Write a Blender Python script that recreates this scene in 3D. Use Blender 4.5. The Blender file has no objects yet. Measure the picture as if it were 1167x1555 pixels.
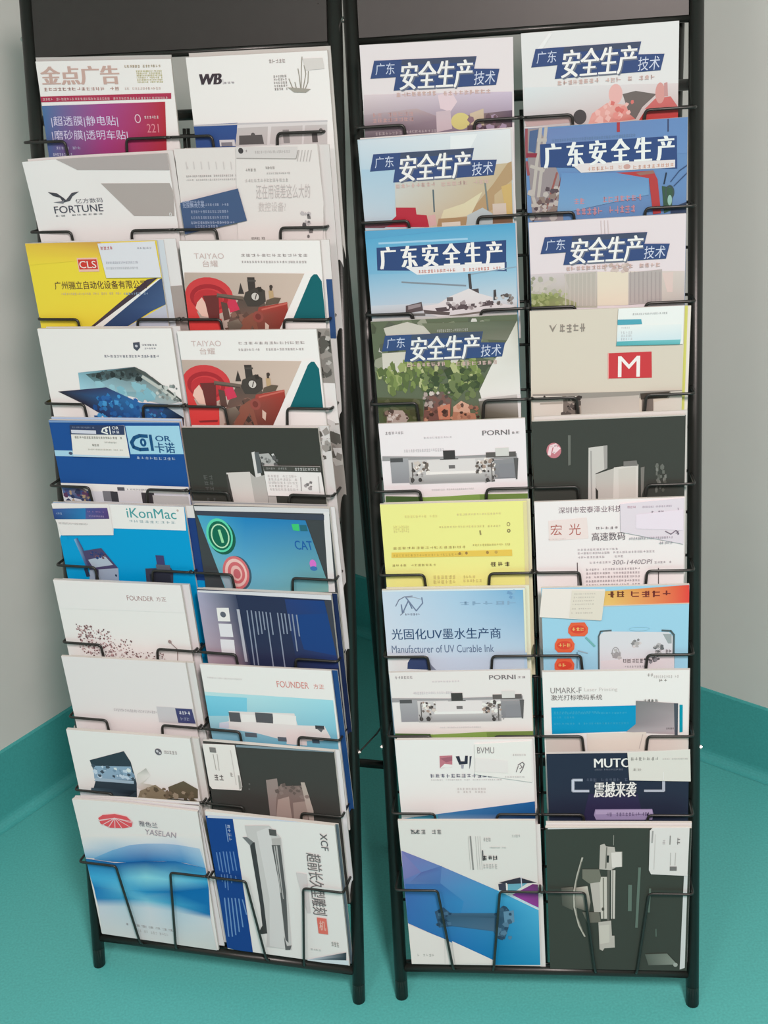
import bpy, bmesh, math, random
from mathutils import Vector, Matrix
C = bpy.context.scene.collection
SC = bpy.context.scene
PAR = {'h': 1.6152, 'pit': 0.46049, 'rol': -0.0853, 'f': 1899.0, 'L': [-0.3318, 1.541, -0.2759], 'R': [0.1916, 1.4467, -0.1391], 'lean': 0.24388, 'hv': 1.4744, 'rv': 0.0528, 'w0': 0.2209, 'pitch': 0.12622, 'dep': 0.1729}

# ------------------------------------------------------------------ camera, light, exposure
def camera():
    pit, rol = PAR['pit'], PAR['rol']
    fw = Vector((0, math.cos(pit), -math.sin(pit))); r = Vector((1, 0, 0)); u = r.cross(fw)
    r2 = math.cos(rol)*r + math.sin(rol)*u; u2 = -math.sin(rol)*r + math.cos(rol)*u
    cd = bpy.data.cameras.new('camera'); cd.sensor_fit = 'VERTICAL'; cd.sensor_height = 36
    cd.lens = PAR['f']*36/1555; cd.clip_start = .02
    o = bpy.data.objects.new('camera', cd); C.objects.link(o)
    m = Matrix((r2, u2, -fw)).transposed().to_4x4(); m.translation = (0, 0, PAR['h']); o.matrix_world = m
    SC.camera = o
camera()
wd = bpy.data.worlds.new('world'); SC.world = wd; wd.use_nodes = True
wd.node_tree.nodes['Background'].inputs[0].default_value = (1.0, .90, .86, 1)
wd.node_tree.nodes['Background'].inputs[1].default_value = .25
def area(name, loc, target, sx, sy, power, col):
    l = bpy.data.lights.new(name, 'AREA'); l.shape = 'RECTANGLE'; l.size = sx; l.size_y = sy; l.energy = power; l.color = col
    o = bpy.data.objects.new(name, l); C.objects.link(o); o.location = loc
    o.rotation_euler = (Vector(target)-Vector(loc)).to_track_quat('-Z', 'Y').to_euler()
area('ceiling_lamp_near', (.44, -.42, 2.72), (.44, -.42, 0), .36, .8, 88, (1, .84, .80))
area('left_fill_light', (-1.2, -.9, 2.72), (-1.2, -.9, 0), .4, 1.2, 30, (1, .84, .80))  # added fill without a known fixture, lifts the shaded left wall and left sheets
vs = SC.view_settings; vs.view_transform = 'Standard'; vs.look = 'None'; vs.gamma = 1; vs.use_curve_mapping = False; vs.exposure = 0.12

# ------------------------------------------------------------------ materials
def mat(name, col, rough=.5, noise=0, nscale=40, bump=0, spec=.5, metal=0, coat=0):
    m = bpy.data.materials.new(name); m.use_nodes = True; nt = m.node_tree; b = nt.nodes['Principled BSDF']
    b.inputs['Roughness'].default_value = rough; b.inputs['Specular IOR Level'].default_value = spec
    b.inputs['Metallic'].default_value = metal; b.inputs['Coat Weight'].default_value = coat; b.inputs['Coat Roughness'].default_value = .08
    b.inputs['Base Color'].default_value = (*col, 1)
    if noise or bump:
        tc = nt.nodes.new('ShaderNodeTexCoord'); n = nt.nodes.new('ShaderNodeTexNoise'); n.inputs['Scale'].default_value = nscale; n.inputs['Detail'].default_value = 4
        nt.links.new(tc.outputs['Object'], n.inputs['Vector'])
        if noise:
            r = nt.nodes.new('ShaderNodeValToRGB'); e = r.color_ramp.elements
            e[0].position, e[1].position = .3, .7
            e[0].color = (*[c*(1-noise) for c in col], 1); e[1].color = (*[min(1, c*(1+noise)) for c in col], 1)
            nt.links.new(n.outputs['Fac'], r.inputs['Fac']); nt.links.new(r.outputs['Color'], b.inputs['Base Color'])
        if bump:
            bp = nt.nodes.new('ShaderNodeBump'); bp.inputs['Strength'].default_value = bump; bp.inputs['Distance'].default_value = .002
            nt.links.new(n.outputs['Fac'], bp.inputs['Height']); nt.links.new(bp.outputs['Normal'], b.inputs['Normal'])
    return m
def printed(name, rough, spec=.4, coat=0, bump=0):
    m = mat(name, (1, 1, 1), rough, spec=spec, coat=coat); nt = m.node_tree; b = nt.nodes['Principled BSDF']
    a = nt.nodes.new('ShaderNodeAttribute'); a.attribute_name = 'print_ink'; nt.links.new(a.outputs['Color'], b.inputs['Base Color'])
    if bump:   # loose shrink film: gentle waves
        tc = nt.nodes.new('ShaderNodeTexCoord'); n = nt.nodes.new('ShaderNodeTexNoise'); n.inputs['Scale'].default_value = 9
        bp = nt.nodes.new('ShaderNodeBump'); bp.inputs['Strength'].default_value = bump; bp.inputs['Distance'].default_value = .01
        nt.links.new(tc.outputs['Object'], n.inputs['Vector']); nt.links.new(n.outputs['Fac'], bp.inputs['Height']); nt.links.new(bp.outputs['Normal'], b.inputs['Coat Normal'])
    return m
M_PR = {'paper': printed('coated_paper', .45, .25), 'matte': printed('newsprint', .8, .2), 'film': printed('film_wrapped_paper', .4, .3, .5, .35)}
M_WALL = mat('wall_paint', (.68, .695, .67), .6, .02, 6, .05, .3)
M_FLOOR = mat('teal_vinyl', (.088, .42, .405), .42, .10, 260, .05, .4)
M_COVE = mat('teal_cove_vinyl', (.066, .385, .38), .45, .08, 260, .05, .35)
M_CEIL = mat('ceiling_tile', (.8, .8, .78), .8, .03, 30)
M_BLACK = mat('black_powder_coat', (.015, .017, .015), .34, 0, 300, .04, .5)
M_WIRE = mat('black_wire', (.02, .021, .019), .36, .1, 200)
M_PANEL = mat('black_sign_panel', (.026, .026, .024), .42, .06, 60, 0, .5)
M_CAP = mat('black_rubber', (.015, .016, .015), .6, .1, 120)
M_BOLT = mat('zinc_bolt', (.5, .5, .48), .35, .05, 90, 0, .5, 1)

# ------------------------------------------------------------------ mesh helpers
def link(name, bm, m, parent=None, smooth=False):
    me = bpy.data.meshes.new(name); bm.normal_update(); bm.to_mesh(me); bm.free(); me.materials.append(m)
    if smooth:
        for f in me.polygons: f.use_smooth = True
    o = bpy.data.objects.new(name, me); C.objects.link(o)
    if parent: o.parent = parent
    return o
def tag(o, label, cat, group=None):
    o['label'] = label; o['category'] = cat
    if group: o['group'] = group
    return o
def tube(bm, pts, r, fillet=0, n=8, cap=True):
    P = [Vector(p) for p in pts]
    if fillet:
        Q = [P[0]]
        for a, b, c in zip(P, P[1:], P[2:]):
            d1 = a-b; d2 = c-b
            if d1.length < 1e-5 or d2.length < 1e-5: continue
            f = min(fillet, d1.length*.45, d2.length*.45); s = b+d1.normalized()*f; e = b+d2.normalized()*f
            for k in range(5):
                t = k/4; Q.append((1-t)**2*s + 2*t*(1-t)*b + t*t*e)
        Q.append(P[-1]); P = Q
    rings = []; ref = None
    for i, q in enumerate(P):
        t = (P[min(i+1, len(P)-1)]-P[max(i-1, 0)]).normalized()
        if ref is None:
            ref = t.orthogonal().normalized()
        ref = (ref - t*ref.dot(t)).normalized(); w = t.cross(ref)
        rings.append([bm.verts.new(q + r*(math.cos(2*math.pi*k/n)*ref + math.sin(2*math.pi*k/n)*w)) for k in range(n)])
    for a, b in zip(rings, rings[1:]):
        for k in range(n): bm.faces.new((a[k], a[(k+1) % n], b[(k+1) % n], b[k]))
    if cap:
        bm.faces.new(rings[0][::-1]); bm.faces.new(rings[-1])
def box(bm, f, u0, u1, v0, v1, d0, d1):
    vs_ = [bm.verts.new(f(u, v, d)) for d in (d0, d1) for u, v in ((u0, v0), (u1, v0), (u1, v1), (u0, v1))]
    for q in ((0, 3, 2, 1), (4, 5, 6, 7), (0, 1, 5, 4), (1, 2, 6, 5), (2, 3, 7, 6), (3, 0, 4, 7)): bm.faces.new([vs_[i] for i in q])
    bmesh.ops.recalc_face_normals(bm, faces=bm.faces)
def structure(name, bm, m):
    o = link(name, bm, m); o['kind'] = 'structure'; return o

# ------------------------------------------------------------------ room: a corner behind the two racks
AL = math.radians(49.6)
DL = Vector((math.cos(AL), math.sin(AL), 0)); DR = Vector((-math.sin(AL), math.cos(AL), 0))   # along each wall, towards the corner
PL = Vector((-.7515, 2.0724, 0)); PR = Vector((.6557, 1.987, 0))
det = DL.x*(-DR.y) - DL.y*(-DR.x); dx, dy = PR.x-PL.x, PR.y-PL.y
KORN = PL + DL*((dx*(-DR.y) - dy*(-DR.x))/det)
FAR_L = KORN - DL*4.2; FAR_R = KORN - DR*4.2; HT = 2.75
def quad(name, pts, m):
    bm = bmesh.new(); bm.faces.new([bm.verts.new(p) for p in pts]); return structure(name, bm, m)
def wall(name, a, b, out, m):
    bm = bmesh.new(); t = .1
    vs_ = [bm.verts.new(Vector((q.x, q.y, z)) + k*out*t) for k in (0, 1) for q, z in ((a, -.02), (b, -.02), (b, HT), (a, HT))]
    for q in ((0, 1, 2, 3), (7, 6, 5, 4), (0, 4, 5, 1), (1, 5, 6, 2), (2, 6, 7, 3), (3, 7, 4, 0)): bm.faces.new([vs_[i] for i in q])
    bmesh.ops.recalc_face_normals(bm, faces=bm.faces); return structure(name, bm, m)
NL = Vector((-DL.y, DL.x, 0)); NL = NL if NL.dot(KORN-Vector((0, 0, 0))) > 0 and NL.x < 0 else -NL
NR = Vector((-DR.y, DR.x, 0)); NR = NR if NR.x > 0 else -NR
wall('wall_left', FAR_L, KORN + DL*.1, NL, M_WALL); wall('wall_right', FAR_R, KORN + DR*.1, NR, M_WALL)
def slab(name, z0, z1, m):
    bm = bmesh.new(); E = [KORN, FAR_L, FAR_L + FAR_R - KORN, FAR_R]
    lo = [bm.verts.new((q.x, q.y, z0)) for q in E]; hi = [bm.verts.new((q.x, q.y, z1)) for q in E]
    bm.faces.new(lo); bm.faces.new(hi[::-1])
    for k in range(4): bm.faces.new((lo[k], lo[(k+1) % 4], hi[(k+1) % 4], hi[k]))
    bmesh.ops.recalc_face_normals(bm, faces=bm.faces); return structure(name, bm, m)
slab('floor', -.05, 0, M_FLOOR); slab('ceiling', HT, HT+.05, M_CEIL)
def cove(name, a, b, out):
    # vinyl turned up the wall: quarter-round foot, flat face, thin rounded lip on top
    t, r, hh = .004, .020, .161
    prof = [(r+t, .0006)] + [(t + r - r*math.sin(k*math.pi/12), .0006 + r - r*math.cos(k*math.pi/12)) for k in range(1, 7)] + [(t, hh-.004), (t*.5, hh), (0, hh), (0, 0)]
    bm = bmesh.new(); ra = [bm.verts.new(a - out*x + Vector((0, 0, z))) for x, z in prof]; rb = [bm.verts.new(b - out*x + Vector((0, 0, z))) for x, z in prof]
    for k in range(len(prof)):
        j = (k+1) % len(prof); bm.faces.new((ra[k], ra[j], rb[j], rb[k]))
    bm.faces.new(ra); bm.faces.new(rb[::-1]); bmesh.ops.recalc_face_normals(bm, faces=bm.faces)
    return structure(name, bm, M_COVE)
cove('baseboard_left', FAR_L, KORN, NL); cove('baseboard_right', FAR_R, KORN, NR)

# ------------------------------------------------------------------ racks
LEAN = PAR['lean']; HW = .232
def rp(u, v, d): return Vector((u, v*math.sin(LEAN) - d*math.cos(LEAN), v*math.cos(LEAN) + d*math.sin(LEAN)))
SHEETS = [
{"n":"newspaper","l":"newspaper with a tan headline and a blue to red advert, top of the left column","c":"newspaper","g":"printed matter in the left rack","f":[0,-0.095,1.1771,0.1851,-0.0292,0.008],"w":2046,"h":2900,"T":0.003,"m":"matte","b":[239,239,239],"k":0,"i":[["T","金点广告",-974,2581,235,2832,[202,173,165],0.06,0,0],["K",-964,2495,206,2554,16,[182,150,144],0],["K",322,2790,862,2834,14,[173,159,135],0],["K",488,2590,872,2762,16,[187,182,125],1],["K",284,2498,830,2542,14,[205,187,182],0],["P",[-1054,2430,977,2456,969,2381,-1055,2352],[176,60,88]],["K",-997,2369,928,2414,46,[205,178,182],0],["P",[-1021,2303,-51,2323,-159,1517,-1118,1516],[78,121,168,166,80,145,162,60,124,59,101,155]],["P",[-51,2323,873,2341,807,1517,-159,1517],[166,80,145,181,55,67,176,50,62,162,60,124]],["T","|超透膜|静电贴|",-905,2009,125,2162,[215,211,239],0,0,0],["T","|磨砂膜|透明车贴|",-924,1818,251,1967,[215,211,239],0,0,0],["K",-943,1696,-502,1748,10,[173,178,207],0],["K",-957,1600,-648,1659,9,[191,196,219],0],["G",434,2119,46,60,13,[225,201,217]],["K",532,2112,754,2162,6,[219,206,211],0],["T","221",558,1930,737,2048,[220,141,155],0,0,0]]},
{"n":"brochure","l":"white folder with a grey winged logo and two grey tab cut-outs","c":"brochure","g":"printed matter in the left rack","f":[0,-0.0997,1.0489,0.1908,0.0163,0.008],"w":2165,"h":2900,"T":0.002,"m":"paper","b":[234,234,235],"k":0.016,"i":[["P",[-611,2903,1095,2910,1080,2668,-321,2734],[177,171,171]],["P",[0,2531,1052,2492,1091,2359,1052,2034,433,2056],[175,169,167]],["P",[1144,2876,1243,2871,1210,2658,1123,2684],[223,223,223]],["P",[-820,2453,-694,2430,-607,2359,-576,2324,-621,2288,-657,2361,-752,2392],[69,71,79]],["P",[-354,2434,-469,2421,-576,2324,-621,2288,-516,2311,-466,2372],[79,81,89]],["P",[-770,2302,-654,2312,-601,2325,-624,2274],[119,122,131]],["T","亿方数码",-436,2266,-14,2333,[109,114,123],0,0,0],["T","FORTUNE",-780,2140,-30,2243,[74,79,92],0.012,0,0],["K",-792,2091,-44,2118,9,[129,132,136],0],["G",995,2058,19,27,7,[228,234,235]]]},
{"n":"brochure","l":"yellow brochure with a red three letter logo and a dark blue diagonal band","c":"brochure","g":"printed matter in the left rack","f":[0,-0.1213,0.9315,0.1911,0.0072,0.008],"w":2072,"h":2900,"T":0.003,"m":"paper","b":[239,220,70],"k":0,"i":[["P",[-1038,2906,172,2903,129,2653,-1066,2582],[230,195,74,207,159,80,239,210,74,239,220,70]],["P",[-288,1601,797,2344,973,2369,-133,1600],[73,62,74]],["P",[-236,1601,983,2353,1068,2352,46,1599],[237,239,239]],["P",[-95,1600,993,2341,1046,2368,1076,1994,798,1880,275,1598],[50,72,112,61,82,123,61,82,123,76,103,144,61,87,132,45,67,111]],["P",[275,1598,1076,1994,1075,1572],[191,200,217]],["P",[-250,2675,76,2675,76,2472,-250,2472],[239,195,180]],["P",[-236,2652,60,2652,60,2506,-236,2506],[207,64,56]],["T","CLS",-226,2524,40,2630,[239,231,227],0.01,0,0],["T","广州骊立自动化设备有限公司",-684,2215,780,2336,[76,52,59],0,0,0],["K",-610,2124,366,2170,30,[211,196,148],0],["K",391,2116,788,2162,10,[141,162,188],0]]},
{"n":"brochure","l":"white brochure with a dark shield logo and jagged blue pictures","c":"brochure","g":"printed matter in the left rack","f":[0,-0.1097,0.8082,0.1897,0.007,0.008],"w":2135,"h":2900,"T":0.005,"m":"paper","b":[239,239,239],"k":0,"i":[["P",[437,2687,543,2699,540,2616,481,2561,433,2604],[77,83,98]],["E",483,2637,23,19,[194,197,209]],["K",568,2637,810,2670,6,[105,108,122],0],["K",602,2585,786,2618,5,[133,135,150],0],["K",-58,2456,816,2508,18,[133,137,150],0],["P",[-529,2227,402,2321,566,2240,1062,1787,790,1735,5,1924,-545,1956],[133,182,199,72,89,95,92,104,107,164,182,182,174,197,203,123,177,194,164,213,231]],["P",[-409,2203,64,2267,401,2312,563,2225,499,2135,239,2097,45,2157,-255,2057],[72,94,97,53,65,67,57,69,71,72,81,82,113,135,139,98,121,126,72,90,93,113,156,168]],["N",-308,2132,458,2254,[[47,56,58],[82,100,103],[66,79,82]],30,67,1],["N",-224,1826,620,2048,[[133,189,207],[153,202,216],[143,195,210]],16,128,1],["L",[423,2292,651,2144,1063,1799],40,[84,92,90]],["L",[504,2172,777,1979,1003,1811],50,[194,201,197]],["N",665,1796,1018,2028,[[153,164,163],[200,208,206],[123,133,133]],24,50,1],["P",[-917,1928,-110,2002,389,1767,335,1431,-27,1425,-497,1720],[51,52,65,56,63,103,46,114,180,41,94,166,41,63,119,46,47,65]],["N",-374,1488,363,1874,[[51,125,190],[72,156,218],[36,83,148],[46,104,173]],60,67,1],["P",[389,1767,842,1748,1064,1541,1046,1417,331,1406],[62,114,172,51,83,125,31,37,50,31,37,50,51,94,158]],["N",400,1484,770,1708,[[72,145,208],[46,104,173],[62,83,140]],26,62,1],["P",[765,1735,1098,1775,1064,1541],[189,208,218]]]},
{"n":"brochure","l":"royal blue brochure with a light blue corner panel and a paper card clipped on","c":"brochure","g":"printed matter in the left rack","f":[0,-0.104,0.6724,0.1914,0.0053,0.008],"w":2112,"h":2900,"T":0.006,"m":"paper","b":[29,82,155],"k":0,"i":[["P",[-1074,2897,1075,2921,1066,2891,-1080,2865],[125,158,202]],["P",[187,2832,1045,2847,1051,2402,198,2381],[164,215,239]],["P",[-1061,2416,-718,2416,-709,2321,-1064,2321],[171,215,239]],["E",-792,2371,32,26,[73,84,111]],["P",[-1071,1879,1052,1877,1035,1756,-1070,1740],[237,239,239]],["P",[-1068,1753,1060,1757,1022,1302,-1142,1217],[218,223,233]],["P",[-1055,1819,-771,1841,-603,1742,-569,1559,-1042,1675],[104,137,196,52,74,115,145,126,109,63,63,81,63,95,152]],["N",-1022,1523,-593,1762,[[63,84,142],[177,158,130],[94,63,98],[52,63,97]],30,70,1],["P",[-376,1765,-190,1765,-190,1594,-376,1594],[125,128,136]],["P",[-245,1761,-126,1761,-126,1592,-245,1592],[63,66,72]],["P",[-124,1790,296,1790,296,1607,-124,1607],[218,220,225]],["P",[264,1760,472,1760,472,1578,264,1578],[65,63,68]],["P",[444,1722,1026,1722,1026,1290,444,1290],[192,194,195]],["P",[-118,1837,0,1837,0,1780,-118,1780],[94,95,104]],["K",38,1788,377,1824,14,[145,147,157],0],["L",[512,2676,391,2681,305,2647,246,2571,267,2496,364,2461,492,2469],56,[29,84,134]],["E",433,2575,51,66,[29,84,134]],["E",433,2575,15,31,[164,215,239]],["P",[542,2702,588,2702,588,2444,542,2444],[29,84,134]],["T","OR",638,2600,880,2688,[29,84,134],0.03,0,0],["T","卡诺",606,2415,927,2582,[29,84,134],0.02,0,0],["K",277,2295,915,2354,9,[164,186,217],0]]},
{"n":"brochure","l":"cyan brochure with a green serif title and two purple machines","c":"brochure","g":"printed matter in the left rack","f":[0,-0.1049,0.5464,0.1936,0.0061,0.008],"w":2157,"h":2900,"T":0.004,"m":"paper","b":[0,159,219],"k":0,"i":[["P",[-1096,2893,1074,2924,1050,2512,-137,2501,-156,2389,-1026,2353,-1089,2288],[239,239,239]],["E",-1008,2292,66,67,[0,159,219]],["T","iKonMac",124,2693,926,2853,[74,159,165],0.008,0,0],["E",963,2839,17,19,[200,181,176]],["K",124,2606,905,2660,9,[177,193,199],0],["P",[-840,2286,-780,2314,-717,2142,-669,1791,-717,1802],[137,191,229,64,85,144,64,64,106,74,64,109,64,75,133]],["P",[-731,2091,-405,2156,-179,1820,-673,1766],[76,71,110]],["P",[-666,1943,-367,2020,-257,1874,-603,1807],[174,191,209]],["P",[-673,1766,-179,1820,-207,1586,-713,1546],[158,175,197]],["N",-615,1977,-316,2078,[[53,54,79],[43,64,122],[116,85,99]],16,40,1],["E",-238,1691,17,21,[43,64,90]],["L",[-734,1775,-717,1661],66,[43,54,79]],["L",[-547,1772,-584,1566],55,[58,54,77]],["P",[482,2075,616,2075,616,1900,482,1900],[66,66,114]],["P",[277,1838,706,1871,733,1810,696,1557,253,1534],[62,66,85]],["P",[464,1916,695,1916,695,1827,464,1827],[95,101,117]],["P",[331,1750,674,1750,674,1546,331,1546],[48,52,65]],["L",[372,1742,340,1538],20,[116,117,127]]]},
{"n":"brochure","l":"white brochure with small brown lettering and a brown dotted pattern, below the cyan one","c":"brochure","g":"printed matter in the left rack","f":[0,-0.1143,0.4241,0.1927,0.0142,0.008],"w":2126,"h":2900,"T":0.005,"m":"paper","b":[239,239,239],"k":0,"i":[["P",[-1061,2886,1084,2906,1060,2430,-1033,2400],[239,238,239]],["T","FOUNDER",138,2602,576,2686,[161,124,125],0,0,0],["T","方正",623,2608,788,2684,[161,124,125],0,0,0],["N",-834,1600,-550,2134,[[129,97,99],[171,140,143],[203,177,178],[107,80,83]],110,26,1],["N",-694,1534,-260,2067,[[118,86,90],[182,151,154],[209,183,184],[102,76,79]],130,25,1],["N",-356,1516,76,1902,[[139,108,110],[187,161,162],[107,81,84]],90,23,1],["N",54,1534,606,1694,[[129,103,103],[193,167,167]],60,23,1],["E",729,1905,29,32,[161,140,139]],["L",[744,1880,838,1776,806,1565],12,[150,129,128]]]},
{"n":"brochure","l":"plain white brochure with a small navy label at its right edge","c":"brochure","g":"printed matter in the left rack","f":[0,-0.1108,0.3002,0.1899,0.0199,0.008],"w":2103,"h":2900,"T":0.004,"m":"paper","b":[235,232,234],"k":0,"i":[["K",-324,1924,419,1995,24,[197,192,197],0],["P",[426,2074,1083,2074,1083,1782,426,1782],[207,206,212]],["P",[742,2063,1023,2063,1047,1800,755,1793],[68,72,119]],["K",792,1942,986,2026,4,[227,227,239],0],["K",800,1830,956,1914,3,[152,157,185],0]]},
{"n":"brochure","l":"white brochure with a picture of a dark printer and a round grey emblem","c":"brochure","g":"printed matter in the left rack","f":[0,-0.1126,0.1766,0.1889,0.0163,0.008],"w":2119,"h":2900,"T":0.006,"m":"paper","b":[239,239,239],"k":0,"i":[["P",[-756,2340,-116,2569,-32,2369,-1,1964,-57,1604,-911,1520,-721,1956,-731,2190],[51,67,79]],["P",[-709,2236,-47,2281,-26,2020,-742,1983],[144,176,203]],["N",-706,2031,-27,2239,[[67,83,99],[199,220,239],[122,154,181],[221,236,239]],30,66,1],["P",[-712,2001,-42,2004,-52,1945,-751,1938],[166,192,212]],["P",[-832,1797,-21,1815,-330,1577,-911,1520],[67,89,105,34,45,55,34,45,55,111,132,146]],["P",[-1049,1732,-493,1725,-578,1553,-1065,1505],[210,211,217]],["E",484,2608,58,64,[106,105,115]],["E",468,2618,21,23,[210,209,217]],["E",507,2587,18,21,[210,209,217]],["K",576,2568,804,2654,5,[180,174,175],0],["P",[35,2143,215,2275,271,2135,112,1975,320,1950,87,1825,-11,1875],[221,222,217,182,185,181,237,235,234,210,209,200,188,181,166,210,203,194,226,223,222]],["P",[33,1820,322,1965,556,1782,537,1663,-57,1604],[146,135,113]],["P",[542,1942,825,2085,1050,1947,1024,1769,546,1723],[102,95,77]],["N",52,1720,1013,1928,[[122,110,92],[166,154,135],[94,86,70]],26,71,1]]},
{"n":"brochure","l":"white brochure with a red oval globe and blue waves, bottom of the left column","c":"brochure","g":"printed matter in the left rack","f":[0,-0.1127,0.064,0.2191,-0.0167,0.008],"w":2121,"h":2900,"T":0.004,"m":"paper","b":[239,236,236],"k":0.006,"i":[["P",[-1090,2120,-477,2209,-510,1921,-1092,1877],[239,236,236,239,236,236,180,206,230,224,229,238]],["P",[-477,2209,100,2292,73,2110,-510,1921],[239,236,236,239,236,236,224,228,238,180,206,230]],["P",[100,2292,615,2367,588,2168,73,2110],[239,236,236,239,236,236,213,220,237,224,228,238]],["P",[615,2367,1047,2429,1037,2148,588,2168],[239,236,236,239,236,236,230,229,233,213,220,237]],["P",[-1092,1877,-510,1921,-539,1685,-1057,1668],[224,229,238,180,206,230,113,173,221,135,189,226]],["P",[-510,1921,73,2110,23,1771,-539,1685],[180,206,230,224,228,238,68,145,207,113,173,221]],["P",[73,2110,588,2168,544,1844,23,1771],[224,228,238,213,220,237,91,162,218,68,145,207]],["P",[588,2168,1037,2148,1042,1791,544,1844],[213,220,237,230,229,233,169,206,233,91,162,218]],["P",[-901,1685,-553,1890,-593,1640,-907,1648],[113,176,222,126,180,223,46,132,197,91,162,213]],["P",[-553,1890,-219,2043,-276,1670,-593,1640],[126,180,223,146,184,225,24,112,184,46,132,197]],["P",[-219,2043,74,2116,19,1740,-276,1670],[146,184,225,158,189,226,24,106,177,24,112,184]],["P",[74,2116,385,2162,334,1794,19,1740],[158,189,226,169,196,228,46,128,196,24,106,177]],["P",[385,2162,639,2175,692,1813,334,1794],[169,196,228,158,191,227,57,139,203,46,128,196]],["P",[639,2175,1000,2152,1051,1763,692,1813],[158,191,227,180,207,233,124,184,226,57,139,203]],["P",[-1060,1649,-544,1623,-572,1279,-1051,1234],[35,117,184,13,94,168,80,184,232,68,178,231]],["P",[-544,1623,19,1740,-32,1395,-572,1279],[13,94,168,13,85,158,146,222,239,80,184,232]],["P",[19,1740,541,1820,487,1416,-32,1395],[13,85,158,24,106,177,124,209,239,146,222,239]],["P",[541,1820,1051,1763,1053,1506,487,1416],[24,106,177,68,151,210,68,178,225,124,209,239]],["P",[-1051,1234,-572,1279,-500,1065,-1026,1018],[68,178,231,80,184,232,102,195,233,24,123,194]],["P",[-572,1279,-32,1395,-78,1077,-500,1065],[80,184,232,146,222,239,35,145,205,102,195,233]],["P",[-32,1395,487,1416,453,1164,-78,1077],[146,222,239,124,209,239,13,112,183,35,145,205]],["P",[487,1416,1053,1506,1052,1338,453,1164],[124,209,239,68,178,225,13,112,183,13,112,183]],["P",[-1026,1018,-500,1065,-423,879,-1025,780],[24,123,194,102,195,233,68,167,215,46,134,197]],["P",[-500,1065,-78,1077,-104,900,-423,879],[102,195,233,35,145,205,124,200,229,68,167,215]],["P",[-78,1077,453,1164,416,892,-104,900],[35,145,205,13,112,183,68,167,215,124,200,229]],["P",[453,1164,1052,1338,1007,772,416,892],[13,112,183,13,112,183,24,117,184,68,167,215]],["P",[-1025,780,-423,879,-396,709,-1014,606],[46,134,197,68,167,215,191,218,233,213,222,236]],["P",[-423,879,-104,900,-76,731,-396,709],[68,167,215,124,200,229,213,224,236,191,218,233]],["P",[-104,900,416,892,419,720,-76,731],[124,200,229,68,167,215,191,218,235,213,224,236]],["P",[416,892,1007,772,1006,662,419,720],[68,167,215,24,117,184,213,222,231,191,218,235]],["P",[-1014,606,-396,709,-452,-11,-1049,-18],[213,222,236,191,218,233,222,222,224,220,222,224]],["P",[-396,709,-76,731,-82,-43,-452,-11],[191,218,233,213,224,236,222,222,224,222,222,224]],["P",[-76,731,419,720,399,-22,-82,-43],[213,224,236,191,218,235,220,222,222,222,222,224]],["P",[419,720,1006,662,1039,-36,399,-22],[191,218,235,213,222,231,213,216,215,220,222,222]],["P",[-679,2552,-590,2623,-378,2667,-179,2636,-94,2530,-120,2438,-269,2388,-503,2369,-659,2436],[230,90,99]],["L",[-391,2583,-676,2493],13,[239,211,217]],["L",[-391,2583,-638,2409],13,[239,211,217]],["L",[-391,2583,-542,2363],13,[239,211,217]],["L",[-391,2583,-421,2366],13,[239,211,217]],["L",[-391,2583,-296,2378],13,[239,211,217]],["L",[-391,2583,-159,2433],13,[239,211,217]],["L",[-391,2583,-91,2516],13,[239,211,217]],["L",[-681,2507,-391,2583,-91,2545],11,[239,211,217]],["T","雅色兰",14,2474,339,2584,[124,117,130],0,0,0],["T","YASELAN",106,2316,640,2428,[169,156,168],0,0.2,0],["K",-414,271,320,338,6,[173,174,178],0],["K",-376,150,197,233,14,[193,195,198],0],["K",-566,273,-512,333,1,[157,155,162],0],["K",302,141,344,339,1,[157,155,162],1]]},
{"n":"brochure","l":"white brochure with a bold dark monogram and a blue panel with pictured keypads","c":"brochure","g":"printed matter in the left rack","f":[0,0.1374,1.1743,0.1838,-0.0027,0.008],"w":2013,"h":2900,"T":0.004,"m":"paper","b":[239,239,239],"k":0,"i":[["T","WB",-841,2536,-514,2677,[68,60,68],0.1,0.25,0],["K",-502,2535,-336,2568,3,[155,150,158],0],["L",[-501,2604,-504,2534],7,[186,181,191]],["K",176,2762,416,2830,5,[173,166,165],0],["K",222,2419,414,2624,6,[155,150,149],1],["L",[653,2836,632,2708,602,2429],12,[152,149,139]],["L",[582,2689,592,2581,596,2419],12,[152,149,139]],["L",[672,2728,686,2620,624,2407],12,[152,149,139]],["L",[724,2651,705,2512,642,2395],12,[152,149,139]],["L",[442,2566,480,2456,570,2391],12,[152,149,139]],["L",[522,2519,546,2388],12,[152,149,139]],["P",[408,2459,740,2424,665,2379,498,2390],[166,163,155]],["P",[655,2814,938,2812,951,2673,690,2663],[217,215,213]],["P",[-1099,2013,-358,2022,-401,1639,-1132,1659],[54,85,147]],["P",[-358,2022,933,2013,902,1625,-423,1662],[221,221,223]],["L",[-1074,2005,932,2006],20,[196,197,202]],["P",[-365,1955,80,1959,43,1717,-430,1712],[196,195,196]],["P",[-352,1853,-17,1854,0,1729,-366,1729],[93,92,93]],["E",-148,1858,30,27,[93,92,93]],["P",[129,1957,579,1958,545,1713,81,1727],[201,199,200]],["P",[286,1910,377,1910,377,1732,286,1732],[147,146,147]],["P",[615,1957,928,1958,908,1703,570,1713],[201,199,200]],["P",[698,1864,778,1864,778,1730,698,1730],[93,90,91]],["E",833,1877,29,36,[108,106,105]],["P",[-650,1802,-425,1802,-425,1716,-650,1716],[215,216,221]],["P",[-627,1768,-464,1768,-464,1716,-627,1716],[137,136,145]]]},
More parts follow.
